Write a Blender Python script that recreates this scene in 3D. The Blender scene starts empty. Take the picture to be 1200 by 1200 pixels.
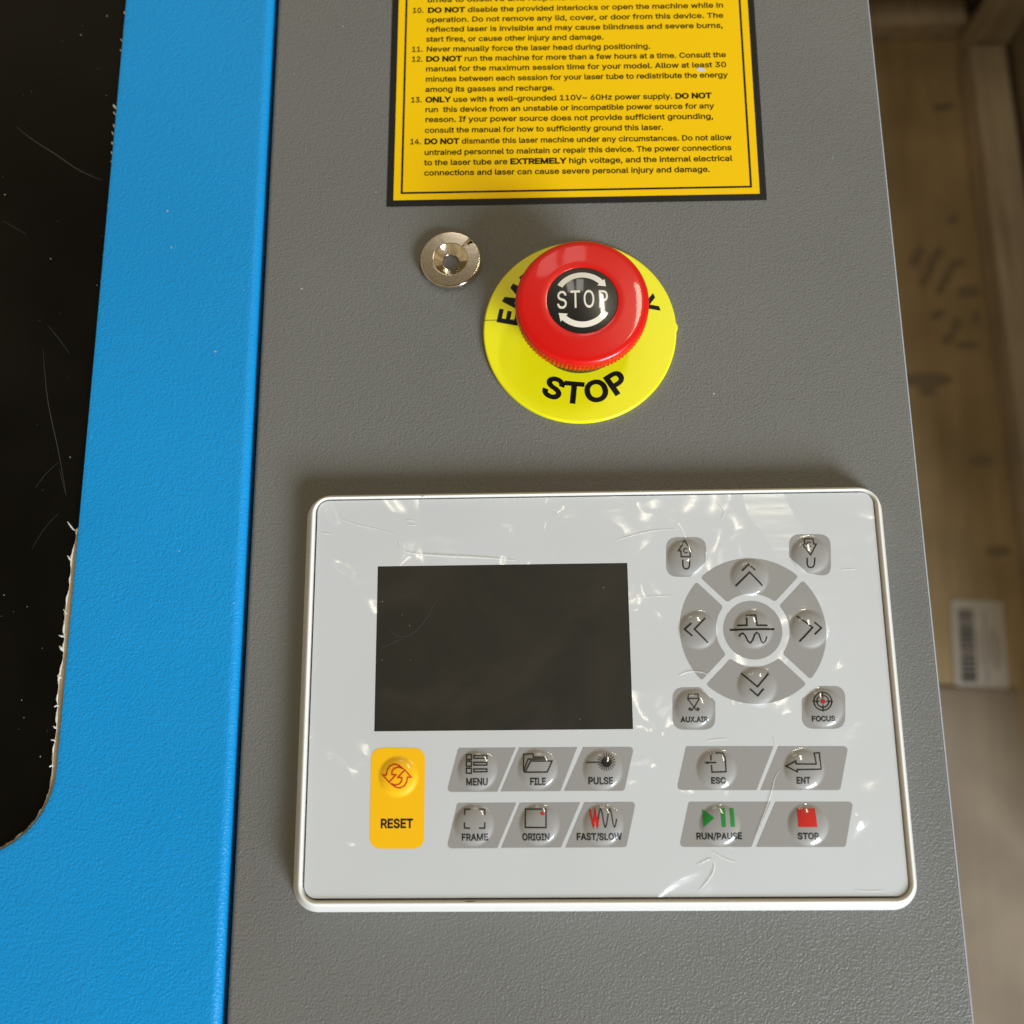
import bpy, bmesh, math, random
from mathutils import Vector, Matrix
from mathutils.geometry import delaunay_2d_cdt
random.seed(7)
MM = 0.001
scene = bpy.context.scene
col = scene.collection

# ------------------------------------------------------------------ camera
cam_data = bpy.data.cameras.new("camera")
cam_data.sensor_fit = 'HORIZONTAL'
cam_data.sensor_width = 36.0
cam_data.lens = 1.14731 / 1.2 * 36.0
cam_data.clip_start = 0.01
cam_data.clip_end = 50.0
cam_data.dof.use_dof = True
cam_data.dof.focus_distance = 0.290
cam_data.dof.aperture_fstop = cam_data.lens / 3.5
cam = bpy.data.objects.new("camera", cam_data)
cam.location = (0.0, 0.0, 0.28678)
cam.rotation_euler = (0.22129, 0.03122, -0.00873)
col.objects.link(cam)
scene.camera = cam

# ------------------------------------------------------------------ light
world = bpy.data.worlds.new("World")
scene.world = world
world.use_nodes = True
wt = world.node_tree
bg = wt.nodes['Background']
tc = wt.nodes.new('ShaderNodeTexCoord')
wn = wt.nodes.new('ShaderNodeTexNoise')          # the dim workshop around: uneven warm walls, dark rafters overhead
wn.inputs['Scale'].default_value = 2.2
wn.inputs['Detail'].default_value = 3.0
wr = wt.nodes.new('ShaderNodeValToRGB')
wr.color_ramp.elements[0].position = 0.36
wr.color_ramp.elements[0].color = (0.26, 0.20, 0.115, 1)
wr.color_ramp.elements[1].position = 0.66
wr.color_ramp.elements[1].color = (0.60, 0.49, 0.29, 1)
ws = wt.nodes.new('ShaderNodeSeparateXYZ')
wm = wt.nodes.new('ShaderNodeMapRange')
wm.inputs['From Min'].default_value = 0.55
wm.inputs['From Max'].default_value = 0.97
wm.inputs['To Min'].default_value = 1.0
wm.inputs['To Max'].default_value = 0.22
wx = wt.nodes.new('ShaderNodeMix')
wx.data_type = 'RGBA'
wx.blend_type = 'MULTIPLY'
wx.inputs[0].default_value = 1.0
wt.links.new(tc.outputs['Generated'], wn.inputs['Vector'])
wt.links.new(tc.outputs['Generated'], ws.inputs['Vector'])
wt.links.new(ws.outputs['Z'], wm.inputs['Value'])
wt.links.new(wn.outputs['Fac'], wr.inputs['Fac'])
wt.links.new(wr.outputs['Color'], wx.inputs[6])
wt.links.new(wm.outputs['Result'], wx.inputs[7])
wt.links.new(wx.outputs[2], bg.inputs['Color'])
bg.inputs['Strength'].default_value = 1.0


def area_light(name, loc, target, sx, sy, power, color):
    d = bpy.data.lights.new(name, 'AREA')
    d.shape = 'RECTANGLE'
    d.size, d.size_y = sx, sy
    d.energy = power
    d.color = color
    o = bpy.data.objects.new(name, d)
    o.location = loc
    o.rotation_euler = (Vector(target) - Vector(loc)).to_track_quat('-Z', 'Y').to_euler()
    col.objects.link(o)
    return o


# daylight through the open doorway behind the photographer's right shoulder
area_light("doorway_daylight", (1.40, -1.77, 1.13), (0.0, 0.03, 0.0), 0.95, 0.95, 100.0, (0.83, 0.92, 1.0))
# one warm tube lamp under the ceiling
area_light("tube_lamp", (0.57, 0.90, 2.0), (0.57, 0.90, 0.0), 0.09, 0.65, 6.5, (1.0, 0.92, 0.70))
# a pair of small panes high in the far wall
area_light("roof_pane", (-0.16, 1.48, 2.0), (0.0, 0.1, 0.0), 0.17, 0.36, 0.8, (1.0, 0.96, 0.86))
area_light("roof_pane", (0.07, 1.50, 2.0), (0.0, 0.1, 0.0), 0.17, 0.36, 0.8, (1.0, 0.96, 0.86))

scene.view_settings.view_transform = 'Standard'
scene.view_settings.look = 'None'
scene.view_settings.exposure = 0.0
scene.view_settings.gamma = 1.0
scene.cycles.use_denoising = True
scene.cycles.max_bounces = 8

# ------------------------------------------------------------------ data (millimetres)
KEYS = [{'label': 'yellow key with red arrows reading RESET', 'body': 'yellow', 'dome': (-56.07, -23.63), 'pad': [(-63.84, -15.81, 3.33), (-48.69, -15.94, 3.33), (-48.68, -42.74, 3.33), (-63.65, -42.66, 3.33)], 'strokes': [('red', 0.34, True, [(-56.6, -23.13), (-58.5, -25.1), (-60.34, -23.15), (-59.31, -23.16), (-59.08, -21.86), (-58.45, -20.82), (-57.17, -20.26), (-56.0, -20.51), (-54.56, -21.52), (-55.99, -21.04), (-57.14, -21.43), (-57.7, -22.17), (-57.76, -23.04)]), ('red', 0.34, True, [(-56.07, -23.83), (-54.17, -21.85), (-52.33, -23.8), (-53.36, -23.8), (-53.6, -25.08), (-54.23, -26.12), (-55.51, -26.68), (-56.67, -26.42), (-58.11, -25.42), (-56.68, -25.9), (-55.53, -25.52), (-54.97, -24.78), (-54.91, -23.91)])], 'fills': [], 'text': ('RESET', -60.82, -37.23, -51.76, 2.26)},
 {'label': 'grey key reading MENU', 'body': 'grey', 'dome': (-34.05, -22.05), 'pad': [(-39.34, -16.05, 0.56), (-23.38, -16.07, 0.06), (-28.55, -27.85, 0.06), (-42.56, -27.86, 1.56)], 'strokes': [('black', 0.34, True, [(-37.06, -17.84), (-35.64, -17.85), (-35.64, -19.17), (-37.06, -19.16)]), ('black', 0.34, True, [(-37.06, -19.66), (-35.64, -19.67), (-35.64, -20.99), (-37.06, -20.98)]), ('black', 0.34, True, [(-37.06, -21.53), (-35.64, -21.54), (-35.64, -22.86), (-37.05, -22.85)]), ('black', 0.34, True, [(-35.0, -18.11), (-31.34, -18.14), (-31.34, -18.88), (-35.0, -18.86)]), ('black', 0.34, True, [(-35.0, -19.93), (-31.34, -19.96), (-31.34, -20.7), (-35.0, -20.68)]), ('black', 0.34, True, [(-35.0, -21.72), (-31.35, -21.75), (-31.35, -22.49), (-35.0, -22.47)])], 'fills': [], 'text': ('MENU', -37.25, -26.06, -31.05, 1.8)},
 {'label': 'grey key reading FILE', 'body': 'grey', 'dome': (-17.36, -21.86), 'pad': [(-22.38, -16.08, 0.06), (-6.25, -16.1, 0.06), (-11.13, -27.81, 0.06), (-27.62, -27.8, 0.06)], 'strokes': [('black', 0.34, False, [(-20.96, -22.69), (-21.23, -22.26), (-21.18, -17.87), (-18.52, -17.78), (-18.42, -18.7), (-14.82, -18.72), (-14.83, -19.21)]), ('black', 0.34, True, [(-20.79, -22.69), (-19.21, -19.71), (-13.29, -19.76), (-14.67, -22.69)]), ('black', 0.34, False, [(-21.17, -22.37), (-19.92, -19.17), (-14.83, -19.21)])], 'fills': [], 'text': ('FILE', -19.56, -26.11, -15.05, 1.81)},
 {'label': 'grey key reading PULSE', 'body': 'grey', 'dome': (0.6, -22.19), 'pad': [(-4.54, -16.12, 0.06), (9.49, -16.18, 1.44), (6.44, -27.88, 0.78), (-10.14, -27.76, 0.06)], 'strokes': [('black', 0.289, False, [(-3.94, -20.22), (0.41, -20.18)]), ('black', 0.221, False, [(3.01, -20.15), (4.24, -20.16)]), ('black', 0.221, False, [(2.94, -20.53), (4.09, -20.91)]), ('black', 0.221, False, [(2.75, -20.88), (3.72, -21.58)]), ('black', 0.221, False, [(2.46, -21.15), (3.15, -22.12)]), ('black', 0.221, False, [(2.1, -21.32), (2.44, -22.46)]), ('black', 0.221, False, [(1.7, -21.38), (1.67, -22.57)]), ('black', 0.221, False, [(1.31, -21.32), (0.9, -22.44)]), ('black', 0.221, False, [(0.96, -21.14), (0.21, -22.09)]), ('black', 0.221, False, [(0.68, -20.86), (-0.33, -21.55)]), ('black', 0.221, False, [(0.51, -20.51), (-0.67, -20.87)]), ('black', 0.221, False, [(0.46, -20.13), (-0.77, -20.12)]), ('black', 0.221, False, [(0.53, -19.75), (-0.62, -19.37)]), ('black', 0.221, False, [(0.73, -19.4), (-0.25, -18.69)]), ('black', 0.221, False, [(1.02, -19.13), (0.32, -18.16)]), ('black', 0.221, False, [(1.38, -18.96), (1.03, -17.82)]), ('black', 0.221, False, [(1.77, -18.9), (1.81, -17.7)]), ('black', 0.221, False, [(2.17, -18.96), (2.58, -17.83)]), ('black', 0.221, False, [(2.52, -19.14), (3.27, -18.18)]), ('black', 0.221, False, [(2.79, -19.42), (3.81, -18.73)]), ('black', 0.221, False, [(2.96, -19.77), (4.14, -19.41)])], 'fills': [('black', [(3.12, -20.15), (3.07, -20.45), (2.96, -20.73), (2.79, -20.98), (2.57, -21.19), (2.3, -21.35), (2.01, -21.45), (1.7, -21.48), (1.39, -21.44), (1.1, -21.34), (0.85, -21.18), (0.63, -20.97), (0.48, -20.71), (0.38, -20.43), (0.36, -20.13), (0.4, -19.83), (0.51, -19.55), (0.68, -19.3), (0.91, -19.09), (1.17, -18.93), (1.47, -18.83), (1.78, -18.8), (2.08, -18.84), (2.37, -18.94), (2.63, -19.1), (2.84, -19.31), (3.0, -19.57), (3.09, -19.85)])], 'text': ('PULSE', -3.45, -26.03, 3.47, 1.77)},
 {'label': 'grey key reading FRAME', 'body': 'grey', 'dome': (-35.08, -36.53), 'pad': [(-39.57, -30.79, 0.56), (-23.3, -30.84, 0.06), (-28.63, -42.66, 0.06), (-42.47, -42.69, 1.56)], 'strokes': [('black', 0.34, False, [(-35.97, -32.43), (-37.55, -32.42), (-37.55, -33.93)]), ('black', 0.34, False, [(-33.55, -32.45), (-31.97, -32.46), (-31.97, -33.97)]), ('black', 0.34, False, [(-35.97, -37.37), (-37.54, -37.36), (-37.54, -35.86)]), ('black', 0.34, False, [(-33.55, -37.38), (-31.98, -37.39), (-31.98, -35.89)])], 'fills': [], 'text': ('FRAME', -38.45, -40.62, -31.03, 1.69)},
 {'label': 'grey key reading ORIGIN', 'body': 'grey', 'dome': (-17.13, -36.54), 'pad': [(-22.37, -30.85, 0.06), (-5.78, -30.85, 0.06), (-11.26, -42.6, 0.06), (-27.54, -42.61, 0.06)], 'strokes': [('black', 0.34, True, [(-20.85, -32.49), (-15.16, -32.53), (-15.24, -37.34), (-20.91, -37.3)])], 'fills': [('red', [(-15.61, -33.63), (-15.65, -33.8), (-15.75, -33.96), (-15.89, -34.08), (-16.07, -34.14), (-16.26, -34.14), (-16.44, -34.07), (-16.58, -33.96), (-16.68, -33.8), (-16.71, -33.62), (-16.67, -33.44), (-16.57, -33.28), (-16.43, -33.17), (-16.25, -33.1), (-16.06, -33.11), (-15.88, -33.17), (-15.74, -33.29), (-15.64, -33.45)])], 'text': ('ORIGIN', -21.82, -40.68, -14.21, 1.72)},
 {'label': 'grey key reading FAST/SLOW', 'body': 'grey', 'dome': (0.31, -36.74), 'pad': [(-4.63, -30.86, 0.06), (9.5, -30.85, 1.44), (6.48, -42.64, 0.78), (-10.07, -42.66, 0.06)], 'strokes': [('red', 0.51, False, [(-3.19, -32.64), (-2.36, -37.33), (-1.8, -32.65), (-1.3, -37.33), (-0.87, -34.55)]), ('black', 0.289, False, [(-0.98, -35.18), (-0.84, -34.42), (-0.69, -33.72), (-0.55, -33.13), (-0.41, -32.72), (-0.28, -32.53), (-0.15, -32.57), (-0.03, -32.85), (0.08, -33.33), (0.19, -33.97), (0.29, -34.71), (0.4, -35.46), (0.5, -36.17), (0.61, -36.76), (0.73, -37.16), (0.85, -37.36), (0.97, -37.32), (1.11, -37.04), (1.25, -36.56), (1.39, -35.93), (1.54, -35.2), (1.69, -34.44), (1.84, -33.73), (1.98, -33.15), (2.12, -32.74), (2.25, -32.54), (2.38, -32.59), (2.5, -32.86), (2.61, -33.35), (2.71, -33.99), (2.82, -34.72), (2.92, -35.48), (3.02, -36.18), (3.13, -36.77), (3.25, -37.18), (3.36, -37.37), (3.49, -37.33), (3.63, -37.06), (3.77, -36.58), (3.91, -35.94), (4.06, -35.21)])], 'fills': [], 'text': ('FAST/SLOW', -7.02, -40.67, 5.34, 1.68)},
 {'label': 'grey key reading ESC', 'body': 'grey', 'dome': (31.9, -22.29), 'pad': [(23.94, -16.12, 0.51), (48.0, -16.32, 0.06), (42.57, -27.92, 0.06), (20.77, -27.77, 1.52)], 'strokes': [('black', 0.34, False, [(30.46, -19.96), (30.55, -18.13), (32.88, -17.91), (34.0, -18.1), (34.44, -19.14), (34.41, -22.97), (30.54, -23.07), (30.52, -21.18)]), ('black', 0.34, False, [(31.87, -20.52), (28.99, -20.56)])], 'fills': [('black', [(28.61, -20.56), (29.63, -20.2), (29.59, -20.93)])], 'text': ('ESC', 30.13, -26.09, 34.3, 1.57)},
 {'label': 'grey key reading ENT', 'body': 'grey', 'dome': (55.85, -22.47), 'pad': [(49.31, -16.33, 0.06), (68.44, -16.49, 1.4), (65.31, -28.08, 0.76), (43.69, -27.93, 0.06)], 'strokes': [('black', 0.34, True, [(50.94, -21.64), (53.65, -20.27), (53.65, -21.06), (59.18, -21.16), (58.96, -18.24), (60.4, -18.13), (60.5, -22.5), (53.79, -22.57), (53.81, -23.18)])], 'fills': [], 'text': ('ENT', 53.4, -26.26, 57.24, 1.63)},
 {'label': 'grey key with green play and pause marks', 'body': 'grey', 'dome': (32.02, -36.99), 'pad': [(23.98, -30.92, 0.51), (46.21, -31.07, 0.06), (40.23, -42.76, 0.06), (20.84, -42.65, 1.52)], 'strokes': [], 'fills': [('green', [(27.49, -32.8), (30.58, -35.08), (27.49, -37.55)]), ('green', [(32.39, -32.65), (33.62, -32.66), (33.54, -37.47), (32.43, -37.47)]), ('green', [(34.92, -32.66), (36.03, -32.67), (36.06, -37.49), (34.89, -37.48)])], 'text': ('RUN/PAUSE', 25.48, -40.68, 37.96, 1.6)},
 {'label': 'grey key with red square reading STOP', 'body': 'grey', 'dome': (55.87, -37.13), 'pad': [(47.5, -31.07, 0.06), (68.56, -31.21, 1.4), (65.51, -42.89, 0.76), (41.57, -42.76, 0.06)], 'strokes': [], 'fills': [('red', [(53.12, -32.78), (57.98, -32.81), (58.11, -37.62), (53.08, -37.59)])], 'text': ('STOP', 52.73, -40.77, 58.47, 1.59)},
 {'label': 'small grey key with up arrow above U', 'body': 'grey', 'dome': (26.35, 37.02), 'pad': [(21.01, 42.99, 3.33), (32.54, 42.82, 3.33), (32.17, 35.84, 0.33), (27.36, 31.33, 0.33), (20.51, 31.42, 3.33)], 'strokes': [('black', 0.34, True, [(26.24, 41.94), (27.85, 38.75), (27.51, 38.75), (27.55, 37.0), (24.93, 37.04), (24.93, 38.79), (24.24, 38.8)]), ('black', 0.255, False, [(26.82, 38.38), (26.64, 38.24), (26.43, 38.16), (26.2, 38.17), (26.0, 38.25), (25.83, 38.4), (25.73, 38.6), (25.7, 38.82), (25.75, 39.05), (25.87, 39.25), (26.05, 39.39), (26.27, 39.47), (26.49, 39.46), (26.7, 39.38), (26.86, 39.23)]), ('black', 0.374, False, [(25.32, 36.15), (25.32, 34.41), (25.63, 33.7), (26.22, 33.48), (26.83, 33.69), (27.21, 34.38), (27.3, 36.21)])], 'fills': [], 'text': None},
 {'label': 'small grey key with down arrow above U', 'body': 'grey', 'dome': (61.92, 37.16), 'pad': [(56.5, 43.35, 3.33), (68.33, 43.17, 3.33), (67.51, 30.78, 3.33), (60.89, 31.91, 0.33), (56.07, 36.59, 0.33)], 'strokes': [('black', 0.34, True, [(60.56, 41.88), (63.13, 41.93), (63.1, 40.3), (63.87, 40.29), (61.91, 37.03), (59.88, 40.26), (60.66, 40.34)]), ('black', 0.255, False, [(62.26, 39.76), (62.08, 39.61), (61.87, 39.54), (61.65, 39.54), (61.44, 39.62), (61.28, 39.77), (61.19, 39.97), (61.16, 40.2), (61.22, 40.42), (61.34, 40.62), (61.53, 40.76), (61.74, 40.84), (61.96, 40.83), (62.17, 40.75), (62.33, 40.6)]), ('black', 0.374, False, [(60.87, 36.22), (60.81, 34.35), (61.1, 33.65), (61.77, 33.42), (62.46, 33.63), (62.86, 34.32), (63.05, 36.27)])], 'fills': [], 'text': None},
 {'label': 'round pad key with double up chevron', 'body': 'grey', 'dome': (44.22, 31.1), 'pad': [(58.27, 31.0, 0.9), (56.8, 32.23, 0), (55.22, 33.32, 0), (53.55, 34.26, 0), (51.8, 35.04, 0), (49.98, 35.65, 0), (48.11, 36.09, 0), (46.22, 36.36, 0), (44.3, 36.45, 0), (42.38, 36.36, 0), (40.49, 36.09, 0), (38.62, 35.65, 0), (36.8, 35.04, 0), (35.05, 34.26, 0), (33.38, 33.32, 0), (31.8, 32.23, 0), (30.33, 31.0, 0.9), (37.57, 23.76, 0.9), (38.29, 24.32, 0), (39.06, 24.82, 0), (39.87, 25.24, 0), (40.72, 25.59, 0), (41.59, 25.87, 0), (42.48, 26.07, 0), (43.39, 26.19, 0), (44.3, 26.23, 0), (45.21, 26.19, 0), (46.12, 26.07, 0), (47.01, 25.87, 0), (47.88, 25.59, 0), (48.73, 25.24, 0), (49.54, 24.82, 0), (50.31, 24.32, 0), (51.03, 23.76, 0.9)], 'strokes': [('black', 0.459, False, [(42.1, 32.74), (44.1, 34.58), (45.87, 32.9)]), ('black', 0.459, False, [(40.14, 28.43), (44.21, 32.27), (47.72, 28.42)])], 'fills': [], 'text': None},
 {'label': 'round pad key with double left chevron', 'body': 'grey', 'dome': (28.74, 16.08), 'pad': [(29.13, 29.8, 0.9), (27.9, 28.33, 0), (26.81, 26.75, 0), (25.87, 25.08, 0), (25.09, 23.33, 0), (24.48, 21.51, 0), (24.04, 19.64, 0), (23.77, 17.75, 0), (23.68, 15.83, 0), (23.77, 13.91, 0), (24.04, 12.02, 0), (24.48, 10.15, 0), (25.09, 8.33, 0), (25.87, 6.58, 0), (26.81, 4.91, 0), (27.9, 3.33, 0), (29.13, 1.86, 0.9), (36.37, 9.1, 0.9), (35.81, 9.82, 0), (35.31, 10.59, 0), (34.89, 11.4, 0), (34.54, 12.25, 0), (34.26, 13.12, 0), (34.06, 14.01, 0), (33.94, 14.92, 0), (33.9, 15.83, 0), (33.94, 16.74, 0), (34.06, 17.65, 0), (34.26, 18.54, 0), (34.54, 19.41, 0), (34.89, 20.26, 0), (35.31, 21.07, 0), (35.81, 21.84, 0), (36.37, 22.56, 0.9)], 'strokes': [('black', 0.459, False, [(26.92, 17.93), (24.94, 16.21), (27.0, 14.28)]), ('black', 0.459, False, [(30.98, 19.37), (27.68, 16.18), (31.37, 12.37)])], 'fills': [], 'text': None},
 {'label': 'round pad key with double right chevron', 'body': 'grey', 'dome': (60.12, 15.92), 'pad': [(59.47, 1.86, 0.9), (60.7, 3.33, 0), (61.79, 4.91, 0), (62.73, 6.58, 0), (63.51, 8.33, 0), (64.12, 10.15, 0), (64.56, 12.02, 0), (64.83, 13.91, 0), (64.92, 15.83, 0), (64.83, 17.75, 0), (64.56, 19.64, 0), (64.12, 21.51, 0), (63.51, 23.33, 0), (62.73, 25.08, 0), (61.79, 26.75, 0), (60.7, 28.33, 0), (59.47, 29.8, 0.9), (52.23, 22.56, 0.9), (52.79, 21.84, 0), (53.29, 21.07, 0), (53.71, 20.26, 0), (54.06, 19.41, 0), (54.34, 18.54, 0), (54.54, 17.65, 0), (54.66, 16.74, 0), (54.7, 15.83, 0), (54.66, 14.92, 0), (54.54, 14.01, 0), (54.34, 13.12, 0), (54.06, 12.25, 0), (53.71, 11.4, 0), (53.29, 10.59, 0), (52.79, 9.82, 0), (52.23, 9.1, 0.9)], 'strokes': [('black', 0.459, False, [(56.82, 19.65), (60.9, 16.25), (57.05, 12.37)]), ('black', 0.459, False, [(61.52, 17.76), (63.41, 16.13), (61.34, 14.3)])], 'fills': [], 'text': None},
 {'label': 'round pad key with double down chevron', 'body': 'grey', 'dome': (44.43, 0.21), 'pad': [(30.33, 0.66, 0.9), (31.8, -0.57, 0), (33.38, -1.66, 0), (35.05, -2.6, 0), (36.8, -3.38, 0), (38.62, -3.99, 0), (40.49, -4.43, 0), (42.38, -4.7, 0), (44.3, -4.79, 0), (46.22, -4.7, 0), (48.11, -4.43, 0), (49.98, -3.99, 0), (51.8, -3.38, 0), (53.55, -2.6, 0), (55.22, -1.66, 0), (56.8, -0.57, 0), (58.27, 0.66, 0.9), (51.03, 7.9, 0.9), (50.31, 7.34, 0), (49.54, 6.84, 0), (48.73, 6.42, 0), (47.88, 6.07, 0), (47.01, 5.79, 0), (46.12, 5.59, 0), (45.21, 5.47, 0), (44.3, 5.43, 0), (43.39, 5.47, 0), (42.48, 5.59, 0), (41.59, 5.79, 0), (40.72, 6.07, 0), (39.87, 6.42, 0), (39.06, 6.84, 0), (38.29, 7.34, 0), (37.57, 7.9, 0.9)], 'strokes': [('black', 0.459, False, [(40.24, 3.72), (44.37, -0.09), (47.88, 3.64)]), ('black', 0.459, False, [(42.29, -0.64), (44.35, -2.55), (46.08, -0.63)])], 'fills': [], 'text': None},
 {'label': 'round middle key with pulse and wave marks', 'body': 'grey', 'dome': (44.36, 16.1), 'pad': [(52.6, 15.83, 0), (52.53, 16.91, 0), (52.32, 17.98, 0), (51.97, 19.01, 0), (51.49, 19.98, 0), (50.88, 20.88, 0), (50.17, 21.7, 0), (49.35, 22.41, 0), (48.45, 23.02, 0), (47.48, 23.5, 0), (46.45, 23.85, 0), (45.38, 24.06, 0), (44.3, 24.13, 0), (43.22, 24.06, 0), (42.15, 23.85, 0), (41.12, 23.5, 0), (40.15, 23.02, 0), (39.25, 22.41, 0), (38.43, 21.7, 0), (37.72, 20.88, 0), (37.11, 19.98, 0), (36.63, 19.01, 0), (36.28, 17.98, 0), (36.07, 16.91, 0), (36.0, 15.83, 0), (36.07, 14.75, 0), (36.28, 13.68, 0), (36.63, 12.65, 0), (37.11, 11.68, 0), (37.72, 10.78, 0), (38.43, 9.96, 0), (39.25, 9.25, 0), (40.15, 8.64, 0), (41.12, 8.16, 0), (42.15, 7.81, 0), (43.22, 7.6, 0), (44.3, 7.53, 0), (45.38, 7.6, 0), (46.45, 7.81, 0), (47.48, 8.16, 0), (48.45, 8.64, 0), (49.35, 9.25, 0), (50.17, 9.96, 0), (50.88, 10.78, 0), (51.49, 11.68, 0), (51.97, 12.65, 0), (52.32, 13.68, 0), (52.53, 14.75, 0)], 'strokes': [('black', 0.459, False, [(39.9, 17.13), (42.52, 17.1), (42.69, 19.95), (45.23, 20.0), (45.39, 17.07), (48.42, 17.03)]), ('black', 0.544, False, [(37.81, 15.93), (50.37, 15.99)]), ('black', 0.408, False, [(40.22, 13.96), (40.69, 14.67), (41.33, 14.87), (41.92, 14.23), (42.59, 12.66), (43.27, 12.11), (43.95, 12.94), (44.54, 14.41), (45.13, 15.04), (45.73, 14.61), (46.44, 12.49), (46.92, 12.07), (47.63, 12.69), (48.05, 13.95)])], 'fills': [], 'text': None},
 {'label': 'small grey key reading AUX.AIR', 'body': 'grey', 'dome': (26.54, -5.73), 'pad': [(20.92, 0.01, 3.27), (28.66, -0.07, 0.61), (32.61, -3.86, 0.61), (32.23, -11.68, 3.27), (20.4, -11.57, 3.27)], 'strokes': [('black', 0.289, True, [(25.24, -1.98), (27.87, -1.92), (27.81, -3.08), (24.93, -3.14)]), ('black', 0.289, False, [(24.8, -3.14), (26.55, -5.6), (28.11, -3.13)]), ('black', 0.289, False, [(26.47, -5.56), (25.99, -6.29), (25.29, -6.37), (25.05, -5.98), (25.46, -5.72), (25.79, -6.07)]), ('black', 0.289, False, [(26.55, -5.56), (27.04, -6.3), (27.64, -6.39), (27.92, -6.0), (27.54, -5.74), (27.22, -6.08)])], 'fills': [], 'text': ('AUX.AIR', 22.75, -9.55, 30.26, 1.37)},
 {'label': 'small grey key with target mark reading FOCUS', 'body': 'grey', 'dome': (62.54, -5.86), 'pad': [(61.6, -0.05, 0.61), (68.97, -0.13, 3.27), (68.01, -11.74, 3.27), (56.15, -11.63, 3.27), (56.74, -3.53, 0.61)], 'strokes': [('black', 0.34, True, [(64.69, -4.3), (64.59, -4.84), (64.36, -5.35), (64.03, -5.81), (63.61, -6.19), (63.12, -6.48), (62.59, -6.65), (62.04, -6.71), (61.5, -6.64), (60.99, -6.46), (60.54, -6.17), (60.18, -5.78), (59.93, -5.31), (59.78, -4.79), (59.76, -4.25), (59.87, -3.71), (60.09, -3.19), (60.42, -2.73), (60.84, -2.35), (61.33, -2.06), (61.86, -1.88), (62.42, -1.83), (62.96, -1.89), (63.47, -2.08), (63.91, -2.38), (64.27, -2.77), (64.53, -3.24), (64.67, -3.75)]), ('black', 0.34, True, [(63.87, -4.29), (63.8, -4.65), (63.65, -4.99), (63.43, -5.3), (63.15, -5.55), (62.83, -5.75), (62.47, -5.86), (62.1, -5.9), (61.74, -5.86), (61.4, -5.73), (61.11, -5.54), (60.86, -5.28), (60.69, -4.97), (60.6, -4.62), (60.58, -4.26), (60.65, -3.9), (60.8, -3.55), (61.02, -3.25), (61.3, -2.99), (61.63, -2.8), (61.98, -2.68), (62.35, -2.64), (62.72, -2.69), (63.05, -2.81), (63.35, -3.01), (63.59, -3.27), (63.76, -3.58), (63.86, -3.93)]), ('black', 0.34, False, [(63.18, -4.28), (64.99, -4.3)]), ('black', 0.34, False, [(61.28, -4.26), (59.46, -4.25)]), ('black', 0.34, False, [(62.15, -5.22), (62.01, -7.01)]), ('black', 0.34, False, [(62.3, -3.33), (62.44, -1.53)])], 'fills': [('dark_red', [(62.92, -4.28), (62.83, -4.58), (62.62, -4.81), (62.33, -4.94), (62.02, -4.94), (61.75, -4.81), (61.58, -4.57), (61.54, -4.27), (61.63, -3.97), (61.84, -3.73), (62.13, -3.6), (62.43, -3.61), (62.7, -3.74), (62.87, -3.98)])], 'text': ('FOCUS', 58.88, -9.66, 65.34, 1.36)}]
WARNING_LINES = [(9, 'times to observe and respond to abnormal conditions.', -35.82, 243.17, 50.04, 241.9), (10, '10.', -40.84, 239.17, -36.91, 239.1), (10, '*DO NOT* disable the provided interlocks or open the machine while in', -35.6, 239.05, 64.44, 237.65), (10, 'operation. Do not remove any lid, cover, or door from this device. The', -35.97, 235.31, 64.22, 233.67), (10, 'reflected laser is invisible and may cause blindness and severe burns,', -35.93, 231.57, 63.89, 229.78), (10, 'start fires, or cause other injury and damage.', -36.06, 227.73, 23.85, 226.64), (11, '11.', -40.92, 223.99, -37.03, 223.93), (11, 'Never manually force the laser head during positioning.', -35.91, 223.89, 39.33, 222.58), (12, '12.', -40.87, 220.18, -36.99, 220.11), (12, '*DO NOT* run the machine for more than a few hours at a time. Consult the', -35.98, 220.08, 64.22, 218.5), (12, 'manual for the maximum session time for your model. Allow at least 30', -36.06, 216.29, 64.17, 214.75), (12, 'minutes between each session for your laser tube to redistribute the energy', -36.07, 212.39, 64.35, 210.87), (12, 'among its gasses and recharge.', -36.09, 208.51, 7.03, 207.8), (13, '13.', -40.94, 204.67, -37.1, 204.61), (13, '*ONLY* use with a well–grounded 110V~ 60Hz power supply. *DO NOT*', -35.99, 204.58, 58.61, 203.25), (13, 'run  this device from an unstable or incompatible power source for any', -36.06, 200.87, 59.24, 199.42), (13, 'reason. If your power source does not provide sufficient grounding,', -36.02, 197.17, 58.87, 195.57), (13, 'consult the manual for how to sufficiently ground this laser.', -36.09, 193.18, 42.34, 191.98), (14, '14.', -41.0, 189.1, -37.2, 189.05), (14, '*DO NOT* dismantle this laser machine under any circumstances. Do not allow', -36.21, 189.03, 64.3, 187.64), (14, 'untrained personnel to maintain or repair this device. The power connections', -36.17, 185.01, 64.03, 183.92), (14, 'to the laser tube are *EXTREMELY* high voltage, and the internal electrical', -36.13, 181.27, 64.08, 180.03), (14, 'connections and laser can cause severe personal injury and damage.', -36.14, 177.55, 56.73, 176.3)]
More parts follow.
